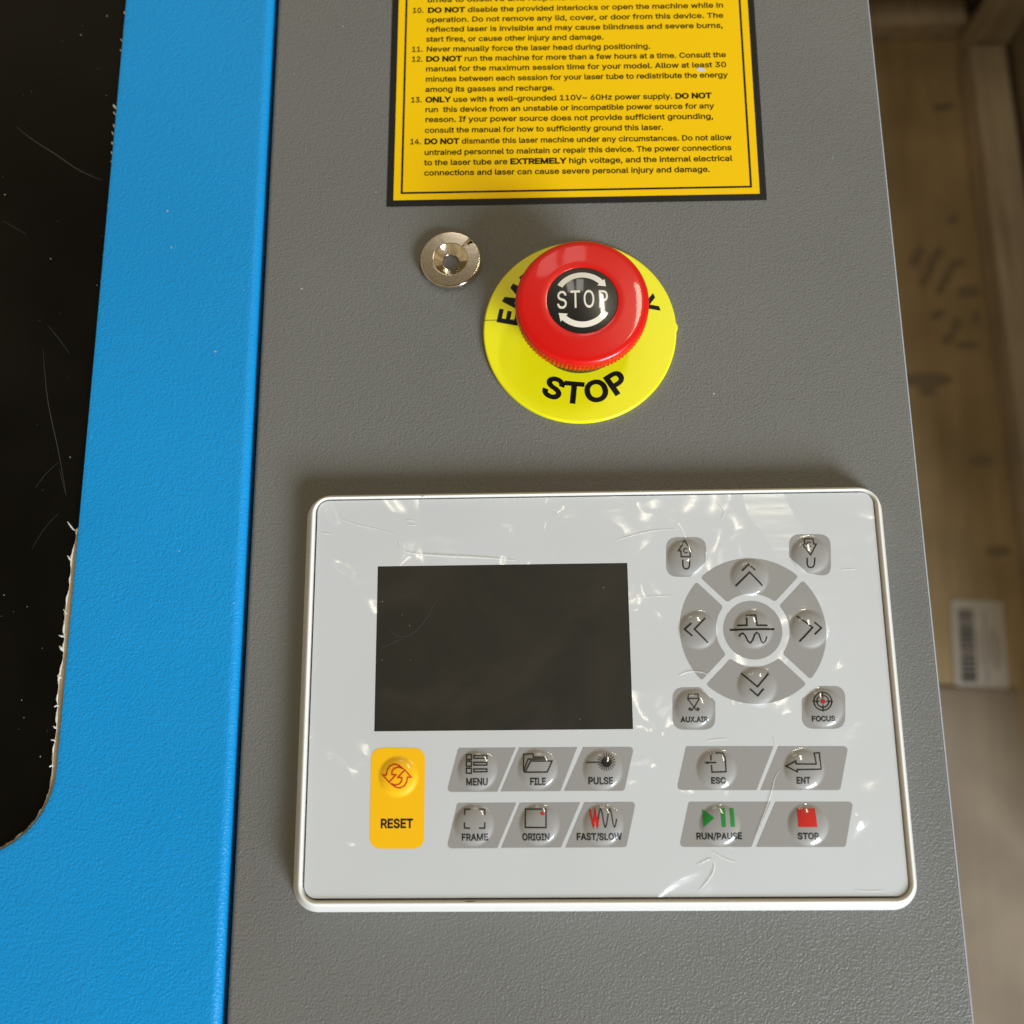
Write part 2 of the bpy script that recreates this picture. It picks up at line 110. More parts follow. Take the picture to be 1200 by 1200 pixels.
FILM_CREASES = [(0.12, [(-76.76, 51.29), (-76.41, 51.11), (-75.72, 50.75), (-74.68, 50.22), (-73.29, 49.5), (-71.76, 48.86), (-70.09, 48.29), (-68.27, 47.79), (-66.32, 47.36), (-64.48, 46.92), (-62.77, 46.47), (-61.19, 46.01), (-59.72, 45.53), (-58.63, 45.18), (-57.89, 44.94), (-57.53, 44.82)]), (0.28, [(-56.95, 42.69), (-56.94, 42.61), (-56.93, 42.44), (-56.91, 42.19), (-56.89, 41.86), (-56.81, 41.54), (-56.68, 41.23), (-56.5, 40.94), (-56.26, 40.66), (-55.91, 40.4), (-55.46, 40.13), (-54.89, 39.88), (-54.21, 39.64), (-53.07, 39.4), (-51.48, 39.17), (-49.43, 38.96), (-46.92, 38.74), (-44.37, 38.55), (-41.78, 38.38), (-39.13, 38.22), (-36.45, 38.09), (-33.81, 37.91), (-31.22, 37.7), (-28.68, 37.45), (-26.19, 37.17), (-24.33, 36.95), (-23.09, 36.81), (-22.46, 36.73)]), (0.1, [(-59.74, 18.47), (-59.64, 18.3), (-59.44, 17.97), (-59.15, 17.47), (-58.76, 16.8), (-58.27, 16.25), (-57.7, 15.8), (-57.03, 15.46), (-56.27, 15.22), (-55.51, 15.12), (-54.75, 15.16), (-54.0, 15.34), (-53.24, 15.65), (-52.45, 16.16), (-51.6, 16.87), (-50.71, 17.79), (-49.78, 18.91), (-48.94, 20.04), (-48.19, 21.17), (-47.54, 22.3), (-46.98, 23.43), (-46.34, 24.47), (-45.64, 25.41), (-44.86, 26.26), (-44.01, 27.02), (-43.37, 27.58), (-42.94, 27.96), (-42.73, 28.15)]), (0.1, [(-61.88, 11.72), (-61.71, 11.81), (-61.39, 11.97), (-60.89, 12.22), (-60.24, 12.55), (-59.49, 12.91), (-58.65, 13.3), (-57.71, 13.73), (-56.67, 14.18), (-55.9, 14.53), (-55.38, 14.76), (-55.12, 14.87)]), (0.16, [(48.98, -23.02), (48.89, -23.14), (48.72, -23.36), (48.47, -23.7), (48.12, -24.15), (47.82, -24.68), (47.54, -25.28), (47.3, -25.96), (47.1, -26.71), (46.83, -27.57), (46.49, -28.54), (46.09, -29.63), (45.63, -30.82), (45.1, -32.09), (44.51, -33.43), (43.86, -34.84), (43.15, -36.31), (42.53, -37.64), (41.99, -38.82), (41.54, -39.85), (41.18, -40.73), (40.91, -41.39), (40.73, -41.83), (40.64, -42.05)]), (0.2, [(29.5, -43.76), (29.73, -43.88), (30.17, -44.14), (30.84, -44.53), (31.73, -45.05), (32.59, -45.49), (33.41, -45.86), (34.19, -46.16), (34.95, -46.38), (35.51, -46.55), (35.88, -46.66), (36.07, -46.71)]), (0.22, [(25.34, -47.24), (25.5, -47.18), (25.81, -47.05), (26.28, -46.85), (26.9, -46.59), (27.45, -46.36), (27.92, -46.14), (28.32, -45.94), (28.63, -45.77), (28.94, -45.75), (29.24, -45.88), (29.53, -46.17), (29.81, -46.61), (29.96, -47.12), (29.96, -47.7), (29.83, -48.36), (29.56, -49.08), (29.14, -49.86), (28.56, -50.69), (27.83, -51.58), (26.94, -52.51), (26.28, -53.21), (25.84, -53.68), (25.62, -53.92)]), (0.12, [(29.8, -14.69), (29.95, -14.67), (30.27, -14.63), (30.74, -14.56), (31.38, -14.47), (32.06, -14.4), (32.78, -14.34), (33.55, -14.29), (34.37, -14.25), (34.99, -14.22), (35.4, -14.2), (35.6, -14.19)]), (0.12, [(48.16, -13.86), (48.19, -14.02), (48.25, -14.33), (48.33, -14.79), (48.45, -15.4), (48.54, -15.86), (48.59, -16.17), (48.62, -16.32)]), (0.12, [(67.13, -53.91), (67.35, -53.94), (67.8, -53.98), (68.47, -54.05), (69.37, -54.14), (70.31, -54.19), (71.29, -54.21), (72.3, -54.19), (73.36, -54.14), (74.16, -54.1), (74.69, -54.07), (74.95, -54.06)]), (0.14, [(-79.86, 45.79), (-79.65, 45.76), (-79.24, 45.71), (-78.62, 45.62), (-77.8, 45.51), (-77.19, 45.43), (-76.78, 45.37), (-76.57, 45.34)]), (0.14, [(-54.89, 49.36), (-54.71, 49.34), (-54.37, 49.28), (-53.86, 49.2), (-53.18, 49.09), (-52.67, 49.01), (-52.33, 48.95), (-52.16, 48.93)]), (0.14, [(-54.48, 47.93), (-54.32, 47.92), (-54.01, 47.88), (-53.54, 47.83), (-52.92, 47.76), (-52.45, 47.71), (-52.14, 47.67), (-51.99, 47.66)]), (0.1, [(11.51, 25.61), (12.2, 25.63), (13.57, 25.67), (15.63, 25.74), (18.38, 25.83), (20.44, 25.89), (21.82, 25.94), (22.5, 25.96)]), (0.1, [(70.36, 32.72), (70.64, 32.74), (71.18, 32.76), (72.0, 32.79), (73.1, 32.84), (73.92, 32.88), (74.47, 32.9), (74.74, 32.91)]), (0.12, [(5.92, 42.16), (6.55, 42.34), (7.8, 42.7), (9.67, 43.24), (12.18, 43.96), (14.57, 44.53), (16.84, 44.94), (19.0, 45.19), (21.05, 45.29), (22.59, 45.36), (23.61, 45.41), (24.12, 45.43)]), (0.12, [(35.71, 54.18), (35.89, 53.94), (36.23, 53.45), (36.75, 52.72), (37.44, 51.75), (37.89, 50.9), (38.1, 50.16), (38.06, 49.54), (37.79, 49.03), (37.58, 48.65), (37.44, 48.4), (37.37, 48.28)]), (0.12, [(-10.78, 51.07), (-10.74, 50.98), (-10.65, 50.78), (-10.51, 50.49), (-10.33, 50.1), (-10.2, 49.81), (-10.11, 49.62), (-10.06, 49.52)]), (0.18, [(22.68, 3.23), (22.88, 3.31), (23.27, 3.49), (23.87, 3.75), (24.66, 4.1), (25.53, 4.32), (26.46, 4.43), (27.46, 4.42), (28.53, 4.29), (29.41, 4.12), (30.08, 3.9), (30.56, 3.65), (30.85, 3.35), (31.06, 3.12), (31.2, 2.97), (31.27, 2.9)])]
WINDOW_SCRATCHES = [(0.22, [(-174.52, 200.64), (-174.12, 200.31), (-173.32, 199.64), (-172.12, 198.63), (-170.52, 197.29), (-168.84, 195.97), (-167.07, 194.68), (-165.22, 193.4), (-163.28, 192.14), (-161.34, 190.82), (-159.4, 189.45), (-157.46, 188.02), (-155.51, 186.53), (-153.72, 185.24), (-152.09, 184.15), (-150.62, 183.25), (-149.29, 182.54), (-148.04, 181.9), (-146.86, 181.34), (-145.75, 180.84), (-144.71, 180.42), (-143.93, 180.1), (-143.41, 179.89), (-143.15, 179.79)]), (0.2, [(-157.48, 120.49), (-157.34, 119.67), (-157.06, 118.03), (-156.64, 115.59), (-156.08, 112.35), (-155.55, 109.43), (-155.04, 106.83), (-154.56, 104.56), (-154.09, 102.61), (-153.48, 100.3), (-152.72, 97.65), (-151.8, 94.65), (-150.74, 91.32), (-149.79, 88.23), (-148.95, 85.36), (-148.21, 82.73), (-147.58, 80.32), (-147.04, 78.21), (-146.57, 76.42), (-146.18, 74.93), (-145.87, 73.73), (-145.64, 72.84), (-145.48, 72.25), (-145.4, 71.95)]), (0.12, [(-156.59, 128.49), (-156.35, 128.21), (-155.86, 127.65), (-155.13, 126.81), (-154.16, 125.69), (-153.18, 124.53), (-152.2, 123.32), (-151.22, 122.08), (-150.24, 120.78), (-149.5, 119.82), (-149.01, 119.17), (-148.77, 118.85)]), (0.12, [(-155.42, 74.82), (-155.24, 75.12), (-154.88, 75.71), (-154.34, 76.59), (-153.62, 77.77), (-152.85, 78.87), (-152.03, 79.88), (-151.15, 80.81), (-150.22, 81.65), (-149.53, 82.28), (-149.07, 82.7), (-148.83, 82.91)]), (0.1, [(-175.19, 165.84), (-174.66, 165.51), (-173.61, 164.87), (-172.04, 163.9), (-169.94, 162.62), (-168.38, 161.65), (-167.33, 161.01), (-166.81, 160.69)]), (0.1, [(-154.71, 55.46), (-154.49, 55.9), (-154.04, 56.79), (-153.37, 58.12), (-152.47, 59.91), (-151.55, 61.51), (-150.62, 62.94), (-149.66, 64.2), (-148.69, 65.27), (-147.96, 66.07), (-147.47, 66.61), (-147.22, 66.88)]), (0.1, [(-148.54, 80.85), (-148.44, 80.57), (-148.24, 80.01), (-147.94, 79.17), (-147.55, 78.05), (-147.15, 76.94), (-146.76, 75.83), (-146.37, 74.72), (-145.98, 73.61), (-145.68, 72.78), (-145.49, 72.23), (-145.39, 71.95)])]
GLYPHS = {' ':(188,[]),',':(188,[[38,-119,68,71,137,71,84,-119]]),'.':(188,[[95,-4,83,-3,73,1,63,9,55,18,51,29,50,41,51,53,55,64,63,73,73,81,83,85,95,87,107,85,118,81,128,73,135,64,140,53,141,41,140,29,135,18,128,9,118,1,107,-3]]),'/':(249,[[235,533,71,-76,14,-76,178,533]]),'0':(453,[[227,-7,191,-3,158,7,130,24,105,48,85,77,69,113,57,155,50,202,48,254,50,306,57,353,69,395,85,431,106,461,130,484,159,502,191,512,227,516,262,512,295,502,323,484,348,461,368,431,384,395,396,353,403,306,405,254,403,202,396,155,384,113,368,77,348,48,323,24,295,7,263,-3],[227,50,250,52,271,60,290,74,306,92,320,116,330,144,338,176,342,213,344,254,342,295,338,332,330,365,320,393,306,416,290,435,271,449,250,457,227,460,203,457,182,449,163,435,147,416,134,393,123,365,115,332,111,295,109,254,111,213,115,176,123,144,134,116,147,92,163,74,182,60,203,52]]),'1':(453,[[76,0,76,55,391,55,391,0],[276,509,276,0,212,0,212,448,209,448,86,358,86,427,198,509]]),'2':(453,[[64,0,64,47,234,229,282,282,311,327,320,371,319,389,315,405,308,419,298,431,287,441,273,449,224,460,205,458,188,454,172,447,159,438,148,427,139,413,132,398,128,381,127,362,66,362,68,391,75,418,86,442,102,464,121,482,143,496,168,507,196,513,225,516,254,513,281,507,306,497,328,482,346,465,361,445,372,423,379,398,381,372,371,318,336,259,267,180,153,60,153,57,389,57,389,0]]),'3':(453,[[218,-7,188,-5,159,1,133,10,108,22,88,38,70,57,57,79,48,104,44,132,109,132,112,115,118,100,126,87,137,76,150,66,165,59,219,50,275,61,291,69,304,80,315,93,323,108,328,125,329,145,328,163,323,180,316,196,306,211,292,223,275,234,254,241,229,246,201,248,157,248,157,299,288,448,288,452,70,452,70,509,372,509,372,461,211,278,211,289,247,290,279,286,308,276,333,262,354,244,371,222,383,198,391,173,393,145,390,116,383,90,370,66,354,45,333,27,309,12,281,2,251,-5]]),'4':(453,[[40,105,40,158,247,509,311,509,109,166,109,163,413,163,413,105],[282,0,282,121,282,146,282,318,343,318,343,0]]),'6':(453,[[226,-7,196,-4,168,3,142,15,119,31,100,51,84,74,73,101,66,130,64,162,65,187,71,212,80,239,137,340,252,509,322,509,151,261,145,261,165,288,196,307,235,314,265,312,291,305,316,295,337,280,355,262,370,240,380,215,387,187,389,157,387,127,379,98,368,73,352,50,333,30,310,14,284,3,257,-4],[226,48,245,50,263,55,279,63,293,73,304,86,314,101,322,119,326,137,327,157,326,178,322,196,314,213,304,228,293,241,279,251,263,259,245,264,226,265,207,264,190,259,174,252,160,241,148,229,138,214,131,197,126,179,125,158,126,138,131,119,138,102,148,86,160,73,174,63,190,55,207,50]]),'A':(480,[[16,0,201,509,276,509,463,0,395,0,287,302,264,372,232,478,245,478,213,371,191,302,85,0],[110,142,110,199,370,199,370,142]]),'C':(510,[[267,-7,225,-3,186,7,150,25,119,49,92,79,70,115,53,157,44,203,40,254,44,305,53,352,70,393,92,429,119,459,150,484,186,501,225,512,267,516,340,504,362,496,383,485,402,471,419,456,435,438,448,418,459,397,467,373,473,348,408,348,389,395,357,428,315,449,267,456,237,453,209,445,184,432,161,414,141,391,125,364,113,332,106,295,103,254,106,213,113,177,125,145,141,117,161,94,184,76,210,63,237,56,267,53,315,60,357,81,389,114,408,160,473,160,467,135,459,112,448,91,435,71,420,53,402,38,383,24,363,13,341,5,317,-2,293,-6]]),'D':(502,[[219,0,96,0,96,57,215,57,254,60,288,68,318,81,343,99,363,122,379,149,390,181,397,216,399,255,397,294,390,329,379,361,364,388,344,410,320,428,291,441,258,449,221,452,93,452,93,509,225,509,273,505,315,495,353,478,385,455,412,426,433,391,449,351,458,306,462,255,458,205,449,159,433,119,411,83,384,54,351,31,312,14,268,3],[125,509,125,0,60,0,60,509]]),'E':(419,[[60,0,60,509,372,509,372,452,125,452,125,286,355,286,355,229,125,229,125,57,375,57,375,0]]),'F':(410,[[60,0,60,509,369,509,369,452,125,452,125,278,346,278,346,221,125,221,125,0]]),'G':(520,[[269,-7,225,-3,185,7,149,25,118,49,91,79,69,116,53,157,43,203,40,254,43,305,53,352,69,393,91,429,117,459,149,484,184,501,223,512,265,516,291,514,316,510,340,504,363,494,384,483,403,469,421,453,436,436,449,416,460,395,468,373,474,349,408,349,387,393,356,427,315,448,265,456,236,453,209,445,183,432,160,414,141,392,125,364,113,332,106,295,103,254,106,213,113,177,125,145,141,117,161,95,184,76,210,63,238,56,269,53,296,55,322,61,345,71,365,85,382,102,396,123,407,147,413,173,415,202,434,199,283,199,283,256,478,256,478,200,475,160,466,124,451,91,431,62,406,38,377,19,344,5,308,-4]]),'H':(517,[[60,0,60,509,125,509,125,289,392,289,392,509,457,509,457,0,392,0,392,232,125,232,125,0]]),'I':(300,[[31,0,31,57,118,57,118,452,31,452,31,509,269,509,269,452,183,452,183,57,269,57,269,0]]),'L':(393,[[60,0,60,509,125,509,125,57,361,57,361,0]]),'M':(628,[[60,0,60,509,152,509,277,187,287,159,299,123,311,84,322,49,307,49,318,83,330,121,342,158,352,187,476,509,568,509,568,0,504,0,504,291,504,327,505,369,506,413,507,457,513,457,498,409,482,363,467,322,456,291,342,0,286,0,170,291,159,321,145,361,129,408,112,457,119,457,120,416,121,372,122,328,122,291,122,0]]),'N':(523,[[60,0,60,509,136,509,343,183,363,151,388,107,414,55,405,54,401,108,399,157,399,195,399,509,463,509,463,0,387,0,202,290,177,331,148,381,108,452,119,454,122,384,124,328,125,291,125,0]]),'O':(533,[[267,-7,225,-3,186,7,150,25,119,49,92,79,70,115,53,157,44,203,40,254,44,305,53,352,70,393,92,429,119,459,150,484,186,501,225,512,267,516,309,512,348,501,384,484,415,459,442,429,464,393,480,352,490,305,493,254,490,203,480,157,464,115,442,79,415,49,384,25,348,7,309,-3],[267,53,296,55,324,63,349,76,372,94,392,116,408,144,420,176,428,213,430,254,428,295,420,332,408,365,392,392,372,415,349,433,324,446,296,453,267,456,237,453,210,445,184,433,161,415,142,392,125,364,113,332,106,295,103,254,106,213,113,176,125,144,142,117,161,94,184,76,210,63,237,55]]),'P':(445,[[60,0,60,509,235,509,272,506,305,499,332,487,356,471,375,452,390,430,400,404,407,377,409,348,407,318,400,291,390,265,375,243,356,223,332,207,305,195,272,188,235,186,109,186,109,242,233,242,257,244,279,248,297,256,312,266,324,279,333,294,339,310,343,328,344,348,343,367,339,385,333,402,324,416,312,428,297,439,279,446,257,451,232,452,125,452,125,0]]),'R':(449,[[60,0,60,509,236,509,273,506,305,500,333,489,356,473,376,455,390,433,401,408,407,381,409,352,407,323,401,296,390,271,376,250,356,232,333,217,305,206,273,200,236,198,96,198,96,255,234,255,258,256,280,260,298,267,313,276,325,287,334,300,340,316,344,333,345,352,344,371,340,389,334,405,325,419,313,430,298,440,279,446,258,451,233,452,125,452,125,0],[353,0,230,229,303,229,428,0]]),'S':(447,[[224,-9,188,-7,156,-1,128,9,102,23,81,40,64,60,51,83,42,109,38,137,104,137,108,118,114,102,123,88,136,76,150,66,166,59,224,49,246,50,267,54,286,60,303,69,317,79,329,92,338,106,344,122,346,139,344,154,340,168,332,179,296,205,245,222,184,239,145,253,112,269,86,289,67,313,56,341,52,372,54,400,62,425,75,448,92,468,113,484,138,498,165,508,195,514,227,516,259,514,289,508,316,498,340,484,360,468,377,449,390,427,398,403,401,378,337,378,332,402,320,421,302,437,280,449,254,456,225,459,204,457,185,454,167,448,152,440,139,430,129,418,121,405,117,391,115,376,117,359,122,345,131,334,169,308,212,293,264,279,312,264,359,238,395,198,402,180,407,161,408,139,406,112,399,87,386,64,370,43,349,25,323,11,294,0,261,-7]]),'T':(449,[[32,452,32,509,417,509,417,452,257,452,257,0,193,0,193,452]]),'U':(517,[[259,-8,220,-6,186,2,154,15,126,33,103,55,85,80,71,108,63,140,60,173,60,509,124,509,124,178,126,155,132,133,141,113,153,95,169,80,187,68,208,59,232,53,259,52,285,53,309,59,331,68,349,80,364,95,377,113,385,133,391,155,393,178,393,509,457,509,457,173,454,140,446,108,433,80,414,55,391,33,363,15,332,2,297,-6]]),'V':(480,[[204,0,16,509,84,509,192,206,215,137,248,31,235,31,267,138,290,206,395,509,463,509,278,0]]),'W':(686,[[155,0,16,509,82,509,163,196,175,145,187,94,197,40,189,40,200,94,211,145,224,196,306,509,380,509,462,196,474,145,486,94,497,40,488,40,499,94,510,145,523,196,603,509,670,509,530,0,455,0,368,323,351,391,336,475,350,475,335,395,318,323,230,0]]),'X':(474,[[18,0,217,284,217,236,29,509,104,509,178,400,204,361,223,329,243,292,232,292,252,329,272,361,298,400,374,509,446,509,259,239,259,287,456,0,382,0,292,129,268,165,250,195,230,231,244,231,225,196,206,166,182,129,91,0]]),'Y':(472,[[203,0,203,208,16,509,91,509,192,344,222,292,250,230,224,230,251,293,280,344,381,509,455,509,268,208,268,0]]),'a':(389,[[160,-9,137,-7,115,-3,94,5,76,15,60,29,48,45,38,63,32,84,30,108,32,128,36,146,43,161,53,174,64,184,78,193,125,211,178,220,234,227,265,235,271,240,274,246,276,255,276,257,267,297,240,322,196,331,149,322,118,301,100,274,41,291,51,313,64,331,79,346,95,358,114,368,133,375,194,384,239,379,286,360,300,350,312,336,322,320,330,301,335,278,337,251,337,0,277,0,277,52,272,52,252,25,215,1],[170,45,192,47,211,51,228,59,242,68,254,80,263,93,270,108,274,122,276,138,276,190,259,182,231,176,200,171,175,168,134,159,103,139,97,130,93,118,92,105,102,72,130,52]]),'b':(424,[[229,-8,208,-7,189,-3,172,4,138,31,118,59,112,59,112,0,53,0,53,509,114,509,114,319,118,319,137,346,171,373,188,379,207,383,229,384,259,382,287,374,313,361,335,342,354,320,370,293,381,261,388,227,390,189,388,151,381,116,370,84,355,57,336,34,313,16,288,3,260,-6],[220,47,242,49,262,55,279,66,294,80,306,97,316,117,323,139,327,163,328,189,327,215,323,239,316,261,307,281,295,298,280,311,262,322,243,328,220,330,198,328,178,322,161,312,147,299,134,282,125,263,118,241,114,216,113,189,114,162,118,138,125,115,135,95,147,78,162,65,179,55,198,49]]),'c':(396,[[207,-8,174,-5,144,3,117,16,93,35,72,58,56,85,44,116,37,150,34,187,37,225,44,260,56,291,72,318,93,341,117,360,144,374,174,382,207,384,260,377,305,356,340,322,362,277,303,262,290,289,270,311,242,325,207,330,184,328,163,321,145,310,130,296,118,278,108,258,102,236,98,212,96,187,98,163,102,139,108,117,118,97,130,80,145,66,163,55,184,49,207,46,243,52,271,66,292,89,304,117,363,102,341,56,306,21,261,-1]]),'d':(424,[[195,-8,165,-6,137,3,111,16,89,34,70,57,55,84,43,116,36,151,34,189,36,227,43,261,55,293,70,320,89,342,112,361,137,374,165,382,196,384,218,383,237,379,253,373,287,346,306,319,311,319,311,509,372,509,372,0,313,0,313,59,307,59,287,31,252,4,236,-3,217,-7],[205,47,226,49,246,55,263,65,278,78,290,95,299,115,306,138,310,162,312,189,310,216,306,241,300,263,290,282,278,299,263,312,246,322,227,328,205,330,182,328,162,322,145,311,130,298,118,281,108,261,102,239,98,215,96,189,98,163,102,139,109,117,118,97,130,80,145,66,162,55,182,49]]),'e':(404,[[212,-8,177,-5,145,3,117,16,92,35,72,58,56,85,44,116,37,150,34,187,36,224,44,258,55,290,71,317,91,340,115,359,142,373,172,382,205,384,266,374,285,366,303,355,319,341,334,324,347,305,357,282,365,256,370,227,371,194,371,169,75,169,75,221,338,221,310,202,308,226,304,248,298,269,288,286,277,301,263,314,246,323,227,328,205,330,183,328,164,323,146,313,131,301,119,286,109,270,102,251,97,231,96,211,96,178,98,151,102,127,110,106,121,88,135,73,151,61,169,53,190,48,212,46,254,53,285,73,306,105,365,91,358,72,348,55,335,39,320,26,302,14,283,4,261,-3,237,-7]]),'f':(254,[[228,379,228,327,6,327,6,379],[81,0,81,432,82,452,87,470,96,486,107,499,120,510,135,519,187,530,222,527,243,521,227,468,215,472,195,474,178,472,164,468,154,460,147,449,143,435,142,419,142,0]]),'g':(425,[[207,-151,180,-149,156,-146,134,-140,82,-110,51,-69,101,-41,122,-66,154,-88,207,-97,236,-95,261,-87,282,-75,298,-58,308,-34,311,-6,311,68,306,68,287,41,252,16,236,10,217,6,195,5,165,7,138,14,113,27,90,43,71,65,55,90,43,120,36,154,34,191,36,229,43,263,55,293,71,320,90,342,112,361,138,374,166,382,196,384,218,383,237,379,253,373,288,346,308,319,313,319,313,379,372,379,372,-9,370,-40,363,-67,350,-90,334,-109,314,-124,291,-136,265,-144,237,-149],[205,59,227,61,246,66,264,75,278,87,290,103,300,121,307,142,311,166,312,193,311,219,307,242,300,264,291,283,279,299,264,312,247,322,227,328,205,330,182,328,163,322,145,312,130,298,118,282,109,262,102,241,98,218,96,193,98,167,102,144,109,123,118,104,131,88,145,76,163,66,183,61]]),'h':(410,[[114,227,114,0,53,0,53,509,114,509,114,287,102,287,116,319,132,344,152,362,175,374,200,382,227,384,252,383,275,377,295,369,313,356,328,340,341,321,350,298,355,271,357,240,357,0,296,0,296,235,293,263,286,286,273,304,256,318,235,326,210,329,192,328,176,324,161,317,147,308,136,297,126,283,119,266,115,248]]),'i':(167,[[53,0,53,379,114,379,114,0],[84,443,73,444,63,448,54,455,47,463,43,472,41,483,43,494,47,504,54,512,63,518,73,522,84,524,95,522,105,518,114,512,121,504,125,494,126,483,125,472,121,463,114,455,105,448,95,444]]),'j':(167,[[53,379,114,379,114,-30,112,-52,108,-72,102,-90,92,-106,80,-119,65,-129,47,-137,27,-141,4,-143,-10,-143,-10,-87,2,-87,18,-85,31,-80,40,-72,47,-61,51,-46,53,-29],[83,443,72,444,62,448,53,455,47,463,42,472,41,483,42,494,47,504,53,512,62,518,72,522,83,524,95,522,105,518,114,512,120,504,125,494,126,483,125,472,120,463,114,455,105,448,95,444]]),'k':(381,[[110,137,110,212,121,212,284,379,360,379,184,199,177,199],[53,0,53,509,114,509,114,0],[294,0,148,186,191,229,372,0]]),'l':(189,[[139,-2,112,0,91,8,74,20,62,37,55,59,53,84,53,509,114,509,114,99,120,62,126,57,135,53,146,52,160,53,170,54,181,3,162,-1]]),'m':(610,[[53,0,53,379,112,379,112,295,108,295,114,314,122,331,132,346,172,376,219,386,245,383,268,375,287,361,303,342,314,320,321,295,312,295,318,312,326,329,337,343,381,375,437,386,458,385,478,380,497,372,514,361,529,346,541,328,550,307,555,283,557,255,557,0,496,0,496,254,493,279,485,298,473,313,456,323,438,329,419,330,402,329,387,326,374,320,345,290,335,247,335,0,274,0,274,260,272,280,265,297,253,311,238,322,220,328,199,330,158,320,145,312,135,302,126,289,119,274,115,257,114,238,114,0]]),'n':(410,[[114,227,114,0,53,0,53,379,112,379,112,287,102,287,116,319,132,344,152,362,175,374,200,382,227,384,252,383,275,377,295,369,313,356,328,340,341,321,350,298,355,271,357,240,357,0,296,0,296,235,293,263,286,286,273,304,256,318,235,326,210,329,192,328,176,324,161,317,147,308,136,297,126,283,119,266,115,248]]),'o':(415,[[207,-8,174,-5,144,3,117,16,93,35,72,58,56,85,44,116,37,150,34,187,37,225,44,260,56,291,72,318,93,341,117,360,144,374,174,382,207,384,241,382,271,374,299,360,323,341,343,318,359,291,371,260,379,225,381,187,379,150,371,116,359,85,343,58,323,35,299,16,271,3,241,-5],[207,46,231,49,252,55,270,66,285,80,298,97,307,117,314,139,318,163,319,187,318,212,314,236,307,258,298,278,285,296,270,310,252,321,231,328,207,330,184,328,163,321,145,310,130,296,118,278,108,258,102,236,98,212,96,187,98,163,102,139,108,117,118,97,130,80,145,66,163,55,184,49]]),'p':(424,[[53,-143,53,379,112,379,112,319,118,319,137,346,171,373,188,379,207,383,229,384,259,382,287,374,313,361,335,342,354,320,370,293,381,261,388,227,390,189,388,151,381,116,370,84,355,57,336,34,313,16,288,3,260,-6,229,-8,208,-7,189,-3,173,4,138,31,118,59,114,59,114,-143],[220,47,242,49,262,55,279,66,294,80,306,97,316,117,323,139,327,163,328,189,327,215,323,239,316,261,307,281,295,298,280,311,262,322,243,328,220,330,198,328,178,322,161,312,147,299,134,282,125,263,118,241,114,216,113,189,114,162,118,138,125,115,135,95,147,78,162,65,179,55,198,49]]),'r':(259,[[53,0,53,379,112,379,112,321,115,321,124,339,137,354,152,367,171,377,191,383,213,385,229,384,243,384,243,322,230,324,207,326,190,324,174,321,159,315,146,306,135,296,126,284,119,269,115,254,114,237,114,0]]),'s':(365,[[182,-8,157,-7,133,-3,112,3,93,12,76,24,62,38,50,54,41,73,36,94,94,107,101,87,111,72,124,60,141,52,160,47,181,45,206,47,227,53,244,62,258,74,265,88,268,103,266,115,262,126,254,136,243,144,229,150,212,155,149,170,118,180,92,192,72,208,58,227,50,249,47,274,49,295,55,314,65,332,79,347,95,360,115,370,137,378,161,383,187,384,212,383,234,379,254,372,271,363,286,352,299,339,324,290,268,277,262,291,254,304,243,316,228,325,210,331,187,333,166,331,147,326,131,317,119,305,111,292,109,277,110,264,115,253,124,243,172,223,229,209,261,200,287,187,306,171,320,153,328,131,331,107,329,85,323,65,312,47,298,31,281,18,260,6,236,-2,210,-7]]),'t':(227,[[204,379,204,327,6,327,6,379],[65,471,126,471,126,98,127,83,130,70,136,61,144,55,156,51,170,50,185,51,202,54,213,2,192,-3,168,-4,138,-1,113,7,92,21,77,41,68,64,65,93]]),'u':(410,[[182,-5,158,-3,135,2,115,11,97,23,82,39,69,59,60,82,54,109,53,139,53,379,114,379,114,144,116,117,124,94,137,75,154,61,175,53,200,50,218,51,234,55,249,62,263,71,274,83,283,97,290,113,295,132,296,153,296,379,357,379,357,0,298,0,298,92,307,92,294,60,277,35,257,17,234,5,209,-3]]),'v':(389,[[163,0,17,379,84,379,165,155,187,87,206,21,184,21,203,87,224,155,305,379,371,379,226,0]]),'w':(567,[[138,0,23,379,87,379,133,214,154,137,175,41,165,41,186,135,206,214,252,379,316,379,362,214,382,136,402,41,391,41,413,135,434,214,480,379,545,379,429,0,368,0,319,172,305,225,291,280,277,338,291,338,277,280,263,225,248,172,199,0]]),'x':(379,[[21,0,171,218,171,171,29,379,100,379,147,306,179,253,207,206,175,206,202,253,233,306,282,379,352,379,209,169,209,214,358,0,287,0,231,85,200,136,173,182,205,182,178,136,148,85,91,0]]),'y':(389,[[47,-139,61,-86,71,-87,104,-89,130,-74,151,-36,163,-1,17,379,84,379,165,155,187,87,206,21,184,21,202,87,224,155,305,379,371,379,204,-58,177,-107,139,-136,91,-145,65,-143]]),'z':(380,[[42,0,42,46,254,320,254,323,48,323,48,379,333,379,333,331,126,60,126,56,339,56,339,0]]),'~':(453,[[52,150,53,176,58,199,66,218,76,233,89,246,103,255,151,266,197,256,246,221,275,198,299,192,312,194,323,199,332,207,339,219,343,234,344,253,400,253,399,226,394,204,386,185,376,170,364,157,349,148,301,137,254,148,207,182,177,204,154,210,141,209,130,204,121,196,114,185,109,169,108,150]]),'–':(350,[[350,244,350,188,0,188,0,244]])}

# ------------------------------------------------------------------ materials
def rgb(c):
    return (c[0], c[1], c[2], 1.0)


